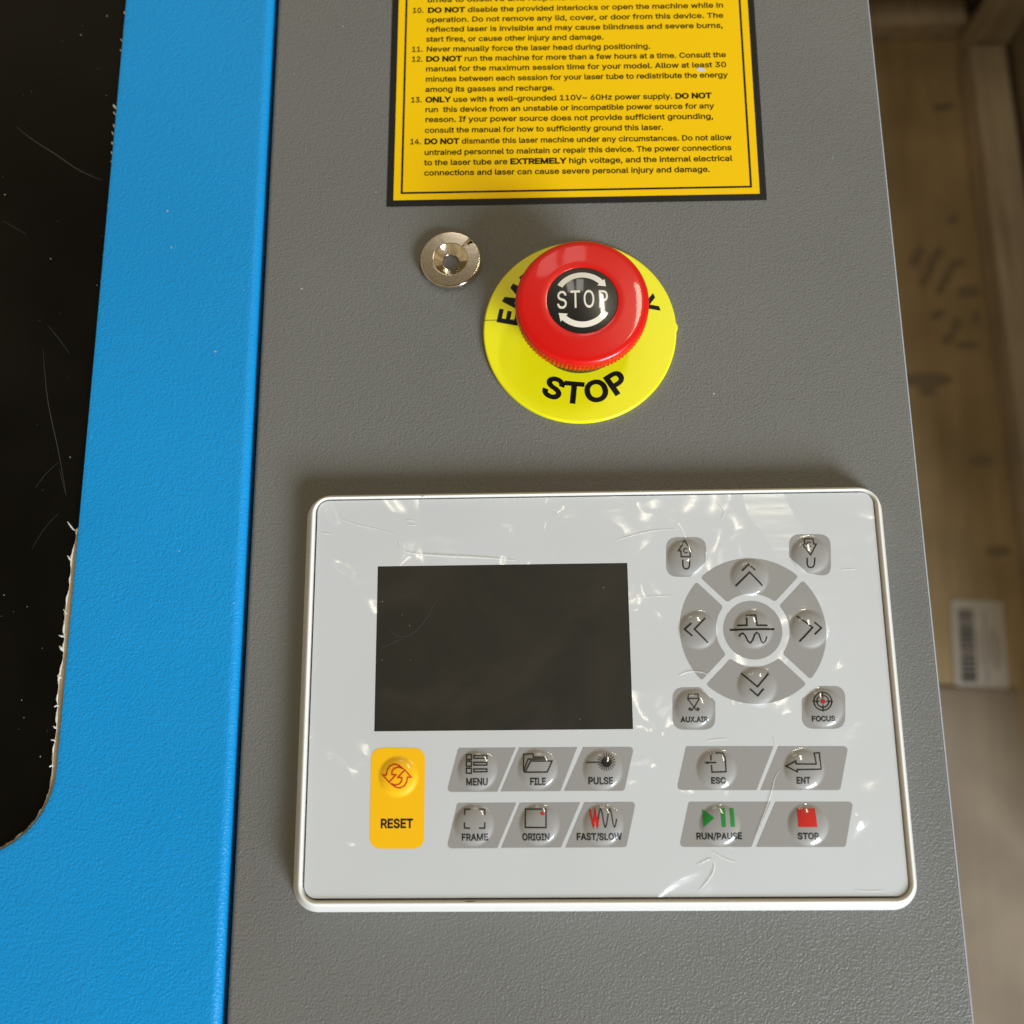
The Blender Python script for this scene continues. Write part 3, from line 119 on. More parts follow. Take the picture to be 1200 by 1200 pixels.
class Mat:
    def __init__(self, name, color, rough=0.5, spec=0.5, metallic=0.0):
        self.m = bpy.data.materials.new(name)
        self.m.use_nodes = True
        self.nt = self.m.node_tree
        self.b = self.nt.nodes['Principled BSDF']
        self.b.inputs['Base Color'].default_value = rgb(color)
        self.b.inputs['Roughness'].default_value = rough
        self.b.inputs['Specular IOR Level'].default_value = spec
        self.b.inputs['Metallic'].default_value = metallic
        self.tc = None

    def node(self, t, **kw):
        n = self.nt.nodes.new(t)
        for k, v in kw.items():
            if k in n.inputs:
                n.inputs[k].default_value = v
            else:
                setattr(n, k, v)
        return n

    def link(self, a, b):
        self.nt.links.new(a, b)

    def coords(self):
        if self.tc is None:
            self.tc = self.node('ShaderNodeTexCoord')
        return self.tc.outputs['Object']

    def noise(self, scale, detail=2.0, rough=0.5, distortion=0.0, stretch=None):
        n = self.node('ShaderNodeTexNoise', Scale=scale, Detail=detail, Roughness=rough, Distortion=distortion)
        v = self.coords()
        if stretch:
            mp = self.node('ShaderNodeMapping')
            mp.inputs['Scale'].default_value = stretch
            self.link(v, mp.inputs['Vector'])
            v = mp.outputs['Vector']
        self.link(v, n.inputs['Vector'])
        return n.outputs['Fac']

    def ramp(self, fac, stops):
        r = self.node('ShaderNodeValToRGB')
        e = r.color_ramp.elements
        while len(e) < len(stops):
            e.new(0.5)
        for i, (p, c) in enumerate(stops):
            e[i].position = p
            e[i].color = rgb(c) if not isinstance(c, (int, float)) else (c, c, c, 1)
        self.link(fac, r.inputs['Fac'])
        return r.outputs['Color']

    def bump(self, height, distance, strength=1.0, normal=None):
        n = self.node('ShaderNodeBump', Strength=strength, Distance=distance)
        self.link(height, n.inputs['Height'])
        if normal:
            self.link(normal, n.inputs['Normal'])
        return n.outputs['Normal']

    def math(self, op, a, b):
        n = self.node('ShaderNodeMath', operation=op)
        for i, v in enumerate((a, b)):
            if isinstance(v, (int, float)):
                n.inputs[i].default_value = v
            else:
                self.link(v, n.inputs[i])
        return n.outputs[0]

    def mix(self, fac, a, b):
        n = self.node('ShaderNodeMix', data_type='RGBA')
        self.link(fac, n.inputs[0])
        for i, v in ((6, a), (7, b)):
            if isinstance(v, tuple):
                n.inputs[i].default_value = rgb(v)
            else:
                self.link(v, n.inputs[i])
        return n.outputs[2]


def powder(name, color, var, rough):
    k = Mat(name, color, rough, 0.35)
    big = k.noise(9.0, 3.0)
    c = k.ramp(big, [(0.3, tuple(v * (1 - var) for v in color)), (0.7, tuple(v * (1 + var) for v in color))])
    specks = k.ramp(k.noise(380.0, 1.0, 0.5), [(0.80, 0.0), (0.815, 1.0)])      # stray dust and lint
    c = k.mix(specks, c, (0.42, 0.41, 0.38))
    k.link(c, k.b.inputs['Base Color'])
    smear = k.ramp(k.noise(16.0, 4.0, 0.6, 1.0), [(0.35, rough - 0.07), (0.7, rough + 0.08)])   # handling smudges
    k.link(smear, k.b.inputs['Roughness'])
    fine = k.noise(1500.0, 2.0, 0.5, 0.4)
    coarse = k.noise(600.0, 1.0)
    h = k.math('ADD', fine, k.math('MULTIPLY', coarse, 0.35))
    k.link(k.bump(h, 0.00026, 1.0), k.b.inputs['Normal'])
    return k.m


def filmed(name, color, rough=0.45, var=0.0, coat=1.0, wrinkle=1.0, gloss=0.17):
    """printed membrane still under its clear protective film: a wrinkled clear coat over the print"""
    k = Mat(name, color, rough, 0.4)
    if var:
        c = k.ramp(k.noise(25.0, 2.0), [(0.3, tuple(v * (1 - var) for v in color)), (0.7, tuple(v * (1 + var) for v in color))])
        k.link(c, k.b.inputs['Base Color'])
    k.b.inputs['Coat Weight'].default_value = coat
    k.b.inputs['Coat Roughness'].default_value = gloss
    k.b.inputs['Coat IOR'].default_value = 1.5
    w = k.noise(46.0, 1.2, 0.4, 1.3)
    mask = k.ramp(k.noise(26.0, 1.0), [(0.41, 0.0), (0.58, 1.0)])
    h = k.math('MULTIPLY', w, mask)
    streak = k.noise(260.0, 1.0, 0.5, 0.3, (0.22, 1.0, 1.0))
    h = k.math('ADD', h, k.math('MULTIPLY', streak, 0.03))
    k.link(k.bump(h, 0.0042 * wrinkle, 1.0), k.b.inputs['Coat Normal'])
    return k.m


def plain(name, color, rough=0.5, spec=0.5, metallic=0.0, coat=0.0, bump=None):
    k = Mat(name, color, rough, spec, metallic)
    k.b.inputs['Coat Weight'].default_value = coat
    k.b.inputs['Coat Roughness'].default_value = 0.05
    if bump:
        k.link(k.bump(k.noise(bump[0], 2.0), bump[1], 1.0), k.b.inputs['Normal'])
    return k.m


def wood(name, light, dark, stretch, scale, rough=0.7):
    k = Mat(name, light, rough, 0.3)
    g = k.noise(scale, 5.0, 0.6, 0.8, stretch)
    c = k.ramp(g, [(0.32, dark), (0.62, light)])
    blot = k.ramp(k.noise(7.0, 3.0), [(0.35, 0.72), (0.65, 1.0)])
    m = k.node('ShaderNodeMix', data_type='RGBA', blend_type='MULTIPLY')
    m.inputs[0].default_value = 1.0
    k.link(c, m.inputs[6])
    k.link(blot, m.inputs[7])
    k.link(m.outputs[2], k.b.inputs['Base Color'])
    k.link(k.bump(g, 0.0006), k.b.inputs['Normal'])
    return k.m


GREY = powder("grey_powder_coat", (0.166, 0.165, 0.157), 0.07, 0.42)
BLUE = powder("blue_powder_coat", (0.004, 0.285, 0.68), 0.05, 0.40)
WHITE = plain("white_plastic", (0.80, 0.79, 0.76), 0.32, 0.5, bump=(900.0, 0.00002))
MEMBRANE = filmed("printed_white_membrane", (0.615, 0.63, 0.652), var=0.02)
PAD = filmed("printed_grey_pad", (0.315, 0.305, 0.297), var=0.02, wrinkle=0.3, gloss=0.07)
YELLOW_PAD = filmed("printed_yellow_pad", (0.98, 0.53, 0.002), coat=0.5, wrinkle=0.3, gloss=0.10)
INK = {c: filmed(c + "_print", v, wrinkle=0.3, gloss=0.07) for c, v in (
    ('black', (0.005, 0.005, 0.005)), ('red', (0.60, 0.016, 0.012)), ('dark_red', (0.42, 0.015, 0.012)), ('green', (0.01, 0.24, 0.035)))}
INK['white'] = plain("cream_print", (0.86, 0.80, 0.70), 0.45, coat=1.0)
PLATE_INK = plain("plate_print", (0.008, 0.008, 0.008), 0.45, 0.2)
STICKER_YELLOW = plain("sticker_yellow", (0.95, 0.59, 0.0), 0.45, 0.15)
STICKER_BLACK = plain("sticker_black", (0.014, 0.013, 0.012), 0.45, 0.2)
STICKER_INK = plain("sticker_ink", (0.022, 0.016, 0.002), 0.5, 0.1)
LIME = plain("lime_yellow_plastic", (0.93, 0.88, 0.004), 0.35, 0.5, bump=(300.0, 0.00003))
RED = plain("glossy_red_plastic", (0.70, 0.0035, 0.002), 0.32, 0.35, coat=0.35, bump=(120.0, 0.00005))
BLACK_PLASTIC = plain("black_plastic", (0.012, 0.012, 0.012), 0.45)
LENS = plain("black_lens", (0.010, 0.010, 0.009), 0.3, 0.5, coat=1.0)
EDGE_DARK = plain("dark_gap", (0.01, 0.009, 0.008), 0.7)


def window_material():
    k = Mat("black_acrylic", (0.002, 0.0018, 0.0016), 0.06, 0.3)
    dust = k.ramp(k.noise(800.0, 1.0, 0.5), [(0.785, 0.0), (0.81, 1.0)])
    haze = k.ramp(k.noise(14.0, 3.0, 0.6, 0.7), [(0.35, (0.0008, 0.0008, 0.0008)), (0.78, (0.0040, 0.0036, 0.0031))])
    k.link(k.mix(dust, haze, (0.30, 0.28, 0.24)), k.b.inputs['Base Color'])
    return k.m


def screen_material():
    k = Mat("dark_display", (0.022, 0.0185, 0.014), 0.5, 0.4)
    k.b.inputs['Coat Weight'].default_value = 1.0
    k.b.inputs['Coat Roughness'].default_value = 0.10
    dust = k.ramp(k.noise(1000.0, 1.0, 0.5), [(0.79, 0.0), (0.81, 1.0)])
    c = k.ramp(k.noise(24.0, 4.0, 0.6, 1.6), [(0.32, (0.014, 0.0125, 0.0095)), (0.5, (0.019, 0.0165, 0.0120)), (0.72, (0.031, 0.0255, 0.0195))])   # smeared film
    k.link(k.mix(dust, c, (0.30, 0.28, 0.24)), k.b.inputs['Base Color'])
    w = k.noise(22.0, 1.0, 0.4, 1.2, (1.0, 1.8, 1.0))
    k.link(k.bump(w, 0.0014), k.b.inputs['Coat Normal'])
    return k.m


WINDOW = window_material()
SCREEN = screen_material()


def crease_material():
    k = Mat("film_crease_clear", (0.9, 0.9, 0.88), 0.2, 0.5)
    k.b.inputs['Alpha'].default_value = 0.42
    return k.m


CREASE = crease_material()
SCRATCH = plain("scratch_haze", (0.042, 0.039, 0.034), 0.5)


NICKEL = plain("nickel", (0.70, 0.62, 0.51), 0.12, 0.5, 1.0, bump=(150.0, 0.000015))
PLYWOOD = wood("plywood", (0.42, 0.30, 0.155), (0.34, 0.235, 0.115), (1.0, 0.10, 1.0), 30.0)
LUMBER = wood("pine_lumber", (0.55, 0.44, 0.315), (0.40, 0.305, 0.205), (1.0, 0.06, 1.0), 40.0)
LUMBER_UP = wood("upright_pine", (0.55, 0.44, 0.315), (0.40, 0.305, 0.205), (1.0, 1.0, 0.06), 40.0)
BOARD = wood("hardboard_panel", (0.28, 0.22, 0.14), (0.22, 0.17, 0.10), (1.0, 0.3, 0.3), 10.0)
CARD = wood("kraft_cardboard", (0.30, 0.235, 0.165), (0.26, 0.20, 0.14), (1.0, 0.05, 1.0), 20.0)
PAPER = plain("label_paper", (0.44, 0.385, 0.32), 0.6)
BAR_INK = plain("barcode_ink", (0.05, 0.048, 0.045), 0.6)
STENCIL = plain("faded_stencil_ink", (0.20, 0.145, 0.082), 0.7)
CONCRETE = wood("concrete_floor", (0.26, 0.24, 0.21), (0.20, 0.185, 0.16), (1.0, 1.0, 1.0), 5.0)
RESIDUE = wood("torn_kraft_paper", (0.60, 0.46, 0.30), (0.42, 0.31, 0.19), (1.0, 0.2, 1.0), 160.0)
FIBRE = plain("torn_white_film", (0.82, 0.80, 0.76), 0.35)


# ------------------------------------------------------------------ object helpers
def thing(name, label, cat, loc=(0, 0, 0), group=None):
    o = bpy.data.objects.new(name, None)
    o.empty_display_size = 0.01
    o.location = loc
    o['label'] = label
    o['category'] = cat
    if group:
        o['group'] = group
    col.objects.link(o)
    return o


def obj(name, bm, mat, parent=None, smooth=False, label=None, normal_fn=None):
    me = bpy.data.meshes.new(name)
    if smooth != 'keep':
        bmesh.ops.recalc_face_normals(bm, faces=bm.faces)
    else:
        bm.normal_update()
        for f in bm.faces:
            if f.normal.z < 0:
                f.normal_flip()
    bm.to_mesh(me)
    bm.free()
    for m in (mat if isinstance(mat, (list, tuple)) else [mat]):
        me.materials.append(m)
    if smooth:
        for p in me.polygons:
            p.use_smooth = True
    o = bpy.data.objects.new(name, me)
    col.objects.link(o)
    if parent is not None:
        o.parent = parent
    if label:
        o['label'] = label
    if smooth == 'keep':
        me.normals_split_custom_set_from_vertices([normal_fn(v.co.x / MM, v.co.y / MM) for v in me.vertices])
    return o


def add_box(bm, x0, x1, y0, y1, z0, z1, bevel=0.0, seg=2):
    r = bmesh.ops.create_cube(bm, size=1.0)
    for v in r['verts']:
        v.co = Vector(((x0 + x1) / 2 + v.co.x * (x1 - x0), (y0 + y1) / 2 + v.co.y * (y1 - y0), (z0 + z1) / 2 + v.co.z * (z1 - z0)))
    if bevel:
        ed = list({e for v in r['verts'] for e in v.link_edges})
        bmesh.ops.bevel(bm, geom=ed, offset=bevel, segments=seg, profile=0.5, affect='EDGES')


def rrect(x0, x1, y0, y1, r, n=10):
    pts = []
    for cx, cy, a in ((x1 - r, y1 - r, 0), (x0 + r, y1 - r, 90), (x0 + r, y0 + r, 180), (x1 - r, y0 + r, 270)):
        for k in range(n + 1):
            t = math.radians(a + 90 * k / n)
            pts.append((cx + r * math.cos(t), cy + r * math.sin(t)))
    return pts


def loft(bm, loops, close_first=False, close_last=False):
    rows = [[bm.verts.new(p) for p in lp] for lp in loops]
    n = len(rows[0])
    for a, b in zip(rows, rows[1:]):
        for i in range(n):
            bm.faces.new((a[i], a[(i + 1) % n], b[(i + 1) % n], b[i]))
    if close_first:
        bm.faces.new(rows[0])
    if close_last:
        bm.faces.new(rows[-1])
    return rows


def lathe(bm, prof, cx=0, cy=0, n=96, wob=None):
    loops = []
    for r, z in prof:
        lp = []
        for k in range(n):
            t = 2 * math.pi * k / n
            rr = r if wob is None else wob(r, z, k)
            lp.append((cx + rr * math.cos(t), cy + rr * math.sin(t), z))
        loops.append(lp)
    return loft(bm, loops)


def flat_poly(bm, pts, z):
    if isinstance(z, (int, float)):
        return bm.faces.new([bm.verts.new((x, y, z)) for x, y in pts])
    return bm.faces.new([bm.verts.new((x, y, z(x, y))) for x, y in pts])


def resample(pts, step, closed):
    out = []
    n = len(pts)
    for i in range(n if closed else n - 1):
        a, b = pts[i], pts[(i + 1) % n]
        d = math.hypot(b[0] - a[0], b[1] - a[1])
        k = max(1, int(math.ceil(d / step)))
        for j in range(k):
            out.append((a[0] + (b[0] - a[0]) * j / k, a[1] + (b[1] - a[1]) * j / k))
    if not closed:
        out.append(tuple(pts[-1]))
    return out


def stroke(bm, pts, width, z, closed=False, step=0.5, taper=False):
    """a printed line of the given width laid on the surface z(x, y)"""
    zf = z if callable(z) else (lambda x, y: z)
    p = resample(pts, step, closed)
    n = len(p)
    left, right = [], []
    for i in range(n):
        a = p[i - 1] if (i > 0 or closed) else p[i]
        b = p[(i + 1) % n] if (i < n - 1 or closed) else p[i]
        q = p[i]
        d1 = Vector((q[0] - a[0], q[1] - a[1]))
        d2 = Vector((b[0] - q[0], b[1] - q[1]))
        if d1.length < 1e-9:
            d1 = d2
        if d2.length < 1e-9:
            d2 = d1
        d1.normalize()
        d2.normalize()
        n1, n2 = Vector((-d1.y, d1.x)), Vector((-d2.y, d2.x))
        m = n1 + n2
        if m.length < 1e-3:
            m = n1.copy()
        m.normalize()
        w = width / 2 / max(0.45, m.dot(n1))
        if taper:
            w *= 0.25 + 0.75 * math.sin(math.pi * (i + 0.5) / n)
        l = (q[0] + m.x * w, q[1] + m.y * w)
        r = (q[0] - m.x * w, q[1] - m.y * w)
        left.append(bm.verts.new((l[0], l[1], zf(*l))))
        right.append(bm.verts.new((r[0], r[1], zf(*r))))
    for i in range(n if closed else n - 1):
        j = (i + 1) % n
        bm.faces.new((right[i], right[j], left[j], left[i]))


def ridge(bm, pts, width, z, height):
    """a low rounded crease: three strips across"""
    p = resample(pts, 0.6, False)
    n = len(p)
    rows = []
    for i in range(n):
        a, b = p[max(0, i - 1)], p[min(n - 1, i + 1)]
        d = Vector((b[0] - a[0], b[1] - a[1])).normalized()
        nx, ny = -d.y, d.x
        s = (0.25 + 0.75 * math.sin(math.pi * (i + 0.5) / n)) * (0.8 + 0.4 * random.random())
        row = []
        for u, hh in ((-1, 0.0), (-0.45, 0.8), (0.1, 1.0), (0.55, 0.7), (1, 0.0)):
            x, y = p[i][0] + nx * u * width * s / 2, p[i][1] + ny * u * width * s / 2
            row.append(bm.verts.new((x, y, z(x, y) + hh * height * s)))
        rows.append(row)
    for r0, r1 in zip(rows, rows[1:]):
        for k in range(4):
            bm.faces.new((r0[k], r0[k + 1], r1[k + 1], r1[k]))


def scaled(bm):
    for v in bm.verts:
        v.co *= MM
    return bm


# ------------------------------------------------------------------ lettering from the outlines above
BOLD = 0.020


def in_poly(poly, x, y):
    """winding number of the outline round (x, y)"""
    w = 0
    n = len(poly)
    for i in range(n):
        x0, y0 = poly[i]
        x1, y1 = poly[(i + 1) % n]
        side = (x1 - x0) * (y - y0) - (x - x0) * (y1 - y0)
        if y0 <= y < y1 and side > 0:
            w += 1
        elif y1 <= y < y0 and side < 0:
            w -= 1
    return w


def area(p):
    return 0.5 * sum(p[i - 1][0] * p[i][1] - p[i][0] * p[i - 1][1] for i in range(len(p)))


def grown(poly, d):
    """the outline moved outwards by d with limited mitres (ink lies left of the travel)"""
    p = [poly[i] for i in range(len(poly)) if math.dist(poly[i], poly[i - 1]) > 0.002]
    n = len(p)
    out = []
    for i in range(n):
        a, q, b = Vector(p[i - 1]), Vector(p[i]), Vector(p[(i + 1) % n])
        d1, d2 = (q - a).normalized(), (b - q).normalized()
        n1, n2 = Vector((d1.y, -d1.x)), Vector((d2.y, -d2.x))
        m = n1 + n2
        if m.length < 0.3:
            out.append((q.x + n1.x * d, q.y + n1.y * d))
            continue
        m.normalize()
        k = d / max(0.7, m.dot(n1))
        out.append((q.x + m.x * k, q.y + m.y * k))
    return out


GLYPH_CACHE = {}


def glyph_mesh(ch, grow):
    """vertices and triangles of one letter in em units"""
    key = (ch, round(grow, 4))
    if key in GLYPH_CACHE:
        return GLYPH_CACHE[key]
    polys = [[(p[i] / 1000.0, p[i + 1] / 1000.0) for i in range(0, len(p), 2)] for p in GLYPHS[ch][1]]
    fixed = []
    main = max((area(p) for p in polys), key=abs, default=1.0)
    for p in polys:
        fixed.append(grown(p[::-1] if main < 0 else p, grow))       # main outline anticlockwise, holes clockwise
    vs, es = [], []
    for p in fixed:
        o = len(vs)
        vs += [Vector(q) for q in p]
        es += [(o + i, o + (i + 1) % len(p)) for i in range(len(p))]
    tris = ([], [])
    if vs:
        V, E, F, _, _, _ = delaunay_2d_cdt(vs, es, [], 0, 1e-6)
        keep = []
        for f in F:
            cx = sum(V[i].x for i in f) / len(f)
            cy = sum(V[i].y for i in f) / len(f)
            if sum(in_poly(p, cx, cy) for p in fixed) > 0:
                keep.append(tuple(f))
        tris = ([(v.x, v.y) for v in V], keep)
    GLYPH_CACHE[key] = tris
    return tris


def text_width(txt):
    x, bold = 0.0, False
    for ch in txt:
        if ch == '*':
            bold = not bold
        else:
            x += GLYPHS[ch][0] / 1000.0 * (1.07 if bold else 1.0)
    return x


def add_text(bm, txt, place, extra_bold=0.0):
    """place(u, v, total) maps em units to a point; *...* is bold; flat lettering added to bm"""
    total = text_width(txt)
    x, bold = 0.0, False
    for ch in txt:
        if ch == '*':
            bold = not bold
            continue
        k = 1.07 if bold else 1.0
        V, F = glyph_mesh(ch, extra_bold + (BOLD if bold else 0.0))
        used = sorted({i for f in F for i in f})
        vm = {i: bm.verts.new(place(x + V[i][0] * k, V[i][1], total)) for i in used}
        for f in F:
            bm.faces.new([vm[i] for i in f])
        x += GLYPHS[ch][0] / 1000.0 * k


CAP = 0.509


def line_text(bm, txt, x0, y0, x1, y1, cap, z, extra_bold=0.0):
    d = Vector((x1 - x0, y1 - y0))
    L = d.length
    d.normalize()
    zf = z if callable(z) else (lambda x, y: z)

    def place(u, v, total):
        a, b = u / total * L, v / CAP * cap
        x, y = x0 + d.x * a - d.y * b, y0 + d.y * a + d.x * b
        return (x, y, zf(x, y))
    add_text(bm, txt, place, extra_bold)


# ================================================================== the machine
machine = thing("laser_cutter", "large laser cutter cabinet with grey textured top and hinged blue lid round a black window", "laser cutter")
bm = bmesh.new()
add_box(bm, -0.0872, 0.1133, -0.20, 0.42, -0.90, 0.0, 0.0013, 4)
obj("cabinet_top", bm, GREY, machine, label="grey textured side deck of the cabinet")
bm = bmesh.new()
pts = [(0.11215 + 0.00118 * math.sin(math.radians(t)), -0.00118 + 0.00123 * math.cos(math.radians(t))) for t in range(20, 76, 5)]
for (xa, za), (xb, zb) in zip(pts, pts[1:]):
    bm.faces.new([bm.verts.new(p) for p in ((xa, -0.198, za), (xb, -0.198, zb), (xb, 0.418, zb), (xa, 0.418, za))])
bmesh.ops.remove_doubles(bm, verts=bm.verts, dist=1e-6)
obj("edge_highlight", bm, plain("painted_edge_highlight", (0.34, 0.36, 0.39), 0.3, 0.6), machine, smooth=True, label="thin pale strip painted as the highlight on the deck edge")  # light caught by the rounded deck edge, put into a paler colour
bm = bmesh.new()
add_box(bm, -0.95, -0.0880, -0.20, 0.42, -0.90, -0.035)
obj("cabinet_body", bm, EDGE_DARK, machine, label="dark interior under the lid")

# lid: sheet metal with a folded right edge and a round-cornered window opening
bm = bmesh.new()


def lid_outer(inset, z):
    return [(x * MM, y * MM, z * MM) for x, y in rrect(-900 + inset, -88.7 - inset, -150 + inset, 400 - inset, 1.8, 12)]


def lid_inner(grow, z):
    return [(x * MM, y * MM, z * MM) for x, y in rrect(-840 - grow, -140.05 + grow, -33.2 - grow, 360 + grow, 24.0, 12)]


loops = [lid_outer(0, -22), lid_outer(0, -2.3)]
for k in range(1, 6):
    t = math.radians(90 * k / 5)
    loops.append(lid_outer(2.7 * (1 - math.cos(t)), -2.3 + 2.7 * math.sin(t)))
loops += [lid_outer(4.0, 0.4), lid_inner(1.5, 0.4), lid_inner(0.25, 0.4), lid_inner(0.0, 0.2), lid_inner(0.0, -1.2)]
loft(bm, loops)
lid = obj("lid", bm, BLUE, machine, smooth=True, label="blue hinged lid panel")
m_ = lid.modifiers.new("weighted", 'WEIGHTED_NORMAL')
m_.keep_sharp = True

bm = bmesh.new()
add_box(bm, -0.86, -0.1300, -0.045, 0.375, -0.005, -0.0014)
window = obj("lid_window", bm, WINDOW, lid, label="black acrylic window with fine scratches")

# torn kraft backing left along the window edge
bm = bmesh.new()
edge = []
steps = 90
for i in range(steps + 1):
    y = 62.0 - 71.0 * i / steps
    edge.append((-140.05, y, -1.0, 0.0))
for k in range(1, 26):
    t = math.radians(-70 * k / 25)
    edge.append((-164.05 + 24 * math.cos(t), -9.2 + 24 * math.sin(t), math.cos(t) * -1.0, -math.sin(t)))
rows = []
for i, (x, y, nx, ny) in enumerate(edge):
    f = min(1.0, i / 22.0 + 0.25) * (1.0 if i < 80 else max(0.35, 1.0 - (i - 80) / 50))
    w = (2.0 + 0.35 * math.sin(i * 0.23) + random.uniform(-0.28, 0.28)) * f
    rows.append((bm.verts.new((x - nx * 0.3, y - ny * 0.3, -0.55)), bm.verts.new((x + nx * w * 0.5, y + ny * w * 0.5, -0.75)), bm.verts.new((x + nx * w, y + ny * w, -1.05 + random.uniform(0, 0.25)))))
for a, b in zip(rows, rows[1:]):
    bm.faces.new((a[0], a[1], b[1], b[0]))
    bm.faces.new((a[1], a[2], b[2], b[1]))
obj("paper_residue", scaled(bm), RESIDUE, lid, label="torn brown backing paper along the window edge")

bm = bmesh.new()
prev = None
for i, (x, y, nx, ny) in enumerate(edge):
    f = min(1.0, i / 22.0 + 0.25) * (1.0 if i < 80 else max(0.35, 1.0 - (i - 80) / 50))
    w0 = (1.75 + 0.3 * math.sin(i * 0.23)) * f
    n1 = 0.5 + 0.5 * math.sin(i * 0.71 + 1.3 * math.sin(i * 0.29))
    w1 = max(0.02, (0.75 * n1 - 0.12) * (1.0 if i < 86 else 0.45) + random.uniform(-0.12, 0.16))
    row = [bm.verts.new((x + nx * (w0 + w1 * u), y + ny * (w0 + w1 * u) + 0.25 * u * math.sin(i * 1.7), -0.85 + hh)) for u, hh in ((0, 0.0), (0.45, 0.22), (1.0, -0.05))]
    if prev:
        for k in range(2):
            bm.faces.new((prev[k], row[k], row[k + 1], prev[k + 1]))
    prev = row
obj("torn_film_edge", scaled(bm), FIBRE, lid, smooth=True, label="white torn rim of the backing paper")
for y, L, up in ((61.5, 2.6, 1), (52.0, 1.5, 1), (36.0, 1.2, 1), (29.0, 1.9, 0.2), (25.0, 1.4, 0.9), (17.0, 1.1, 0.6), (9.0, 1.2, -0.4), (2.5, 1.0, 0.5), (-1.0, 1.3, 0.1), (-8.0, 1.0, -0.5)):
    x = -141.8
    bm = bmesh.new()
    ridge(bm, [(x + 0.4, y - 0.4), (x - 0.15 * L, y + 0.1 * up), (x - 0.5 * L, y + 0.45 * L * up), (x - 0.9 * L, y + 0.95 * L * up)], random.uniform(0.5, 0.9), lambda X, Y: -0.9, 0.4)
    obj("torn_shred", scaled(bm), FIBRE, lid, smooth=True)
for y, L in ((232, 1.5), (228, 1.4), (206, 1.9), (203.5, 1.5), (199, 1.3), (196, 1.4), (192.5, 1.2), (189, 1.1), (186, 0.8), (170, 0.6), (152, 0.7), (143, 0.5), (118, 0.4), (243, 1.2), (238, 0.7)):
    bm = bmesh.new()
    ridge(bm, [(-139.9, y), (-140.05 - L * 0.55, y + 0.45 * L), (-140.05 - L * random.uniform(0.8, 1.05), y + L * random.uniform(0.7, 1.3))], random.uniform(0.45, 0.9), lambda X, Y: -1.1, 0.35)
    obj("torn_shred", scaled(bm), FIBRE, lid, smooth=True)
for y0, n_, st_ in ((250, 14, 2.0), (206, 52, 1.6)):
    bm = bmesh.new()
    ridge(bm, [(-140.4 + random.uniform(-.1, .1), y0 - st_ * k) for k in range(n_)], 0.4, lambda X, Y: -1.1, 0.2)
    obj("film_rim", scaled(bm), FIBRE, lid, smooth=True)

for w, pts in WINDOW_SCRATCHES:
    bm = bmesh.new()
    stroke(bm, pts, w * 1.2, -1.36, step=2.0, taper=True)
    obj("scratch", scaled(bm), SCRATCH, lid, label="thin pale scratch on the black window")

# ================================================================== warning sticker
ST = thing("warning_sticker", "yellow safety warning sticker with black border and numbered text above the red button", "sticker", (0.01345, 0.2263, 0.0))
SX, SY = 13.45, 226.3
rot = math.radians(-0.40)
HW = 61.2
bm = bmesh.new()


def st_rect(hw, y0, y1, z):
    out = []
    for x, y in ((-hw, y0), (hw, y0), (hw, y1), (-hw, y1)):
        out.append((x * math.cos(rot) - y * math.sin(rot), x * math.sin(rot) + y * math.cos(rot), z))
    return out


def st_plate(bm, hw, y0, y1, z0, z1):
    a = [bm.verts.new(p) for p in st_rect(hw, y0, y1, z0)]
    b = [bm.verts.new(p) for p in st_rect(hw, y0, y1, z1)]
    bm.faces.new(b)
    for i in range(4):
        bm.faces.new((a[i], a[(i + 1) % 4], b[(i + 1) % 4], b[i]))


st_plate(bm, HW, -60.0, 88.0, 0.02, 0.20)
obj("border", scaled(bm), STICKER_BLACK, ST)
bm = bmesh.new()
st_plate(bm, HW - 2.15, -57.8, 85.8, 0.20, 0.24)
obj("yellow_face", scaled(bm), STICKER_YELLOW, ST)
bm = bmesh.new()
o_ = [bm.verts.new(p) for p in st_rect(HW - 4.45, -55.65, 83.5, 0.26)]
i_ = [bm.verts.new(p) for p in st_rect(HW - 5.15, -54.95, 82.8, 0.26)]
for k in range(4):
    bm.faces.new((o_[k], o_[(k + 1) % 4], i_[(k + 1) % 4], i_[k]))
obj("frame_line", scaled(bm), STICKER_BLACK, ST)
for par in sorted({l[0] for l in WARNING_LINES}):
    bm = bmesh.new()
    for n_, txt, x0, y0, x1, y1 in WARNING_LINES:
        if n_ == par:
            line_text(bm, txt, x0 - SX, y0 - SY, x1 - SX, y1 - SY, 1.90, 0.27, 0.020)
    obj("printed_paragraph", scaled(bm), STICKER_INK, ST)
bm = bmesh.new()
flat_poly(bm, [(54.0 - SX, 213.9 - SY), (55.5 - SX, 213.1 - SY), (57.5 - SX, 213.3 - SY), (56.5 - SX, 214.5 - SY), (55.2 - SX, 215.0 - SY)], 0.29)
obj("chip_mark", scaled(bm), plain("bare_silver", (0.62, 0.66, 0.72), 0.35), ST, label="small silver chip scraped into the text")

# ================================================================== ring magnet
RM = bmesh.new()
prof = [(2.55, 0.02), (9.0, 0.02), (9.5, 0.4), (9.6, 0.6), (9.6, 0.8), (9.6, 2.3), (9.6, 2.45), (9.5, 2.8), (9.25, 2.97), (9.1, 3.0), (9.0, 3.0), (5.65, 3.0), (5.55, 3.0), (5.45, 2.95), (5.38, 2.88), (5.3, 2.8), (2.85, 1.0), (2.75, 0.93), (2.62, 0.85), (2.56, 0.75), (2.55, 0.65), (2.55, 0.02)]


def chip(r, z, k):
    a = 360.0 * k / 120
    if z > 2.5 and r > 9.05 and 34 < a < 50:
        return r - 0.16 - 0.12 * math.sin(k * 2.1)
    return r


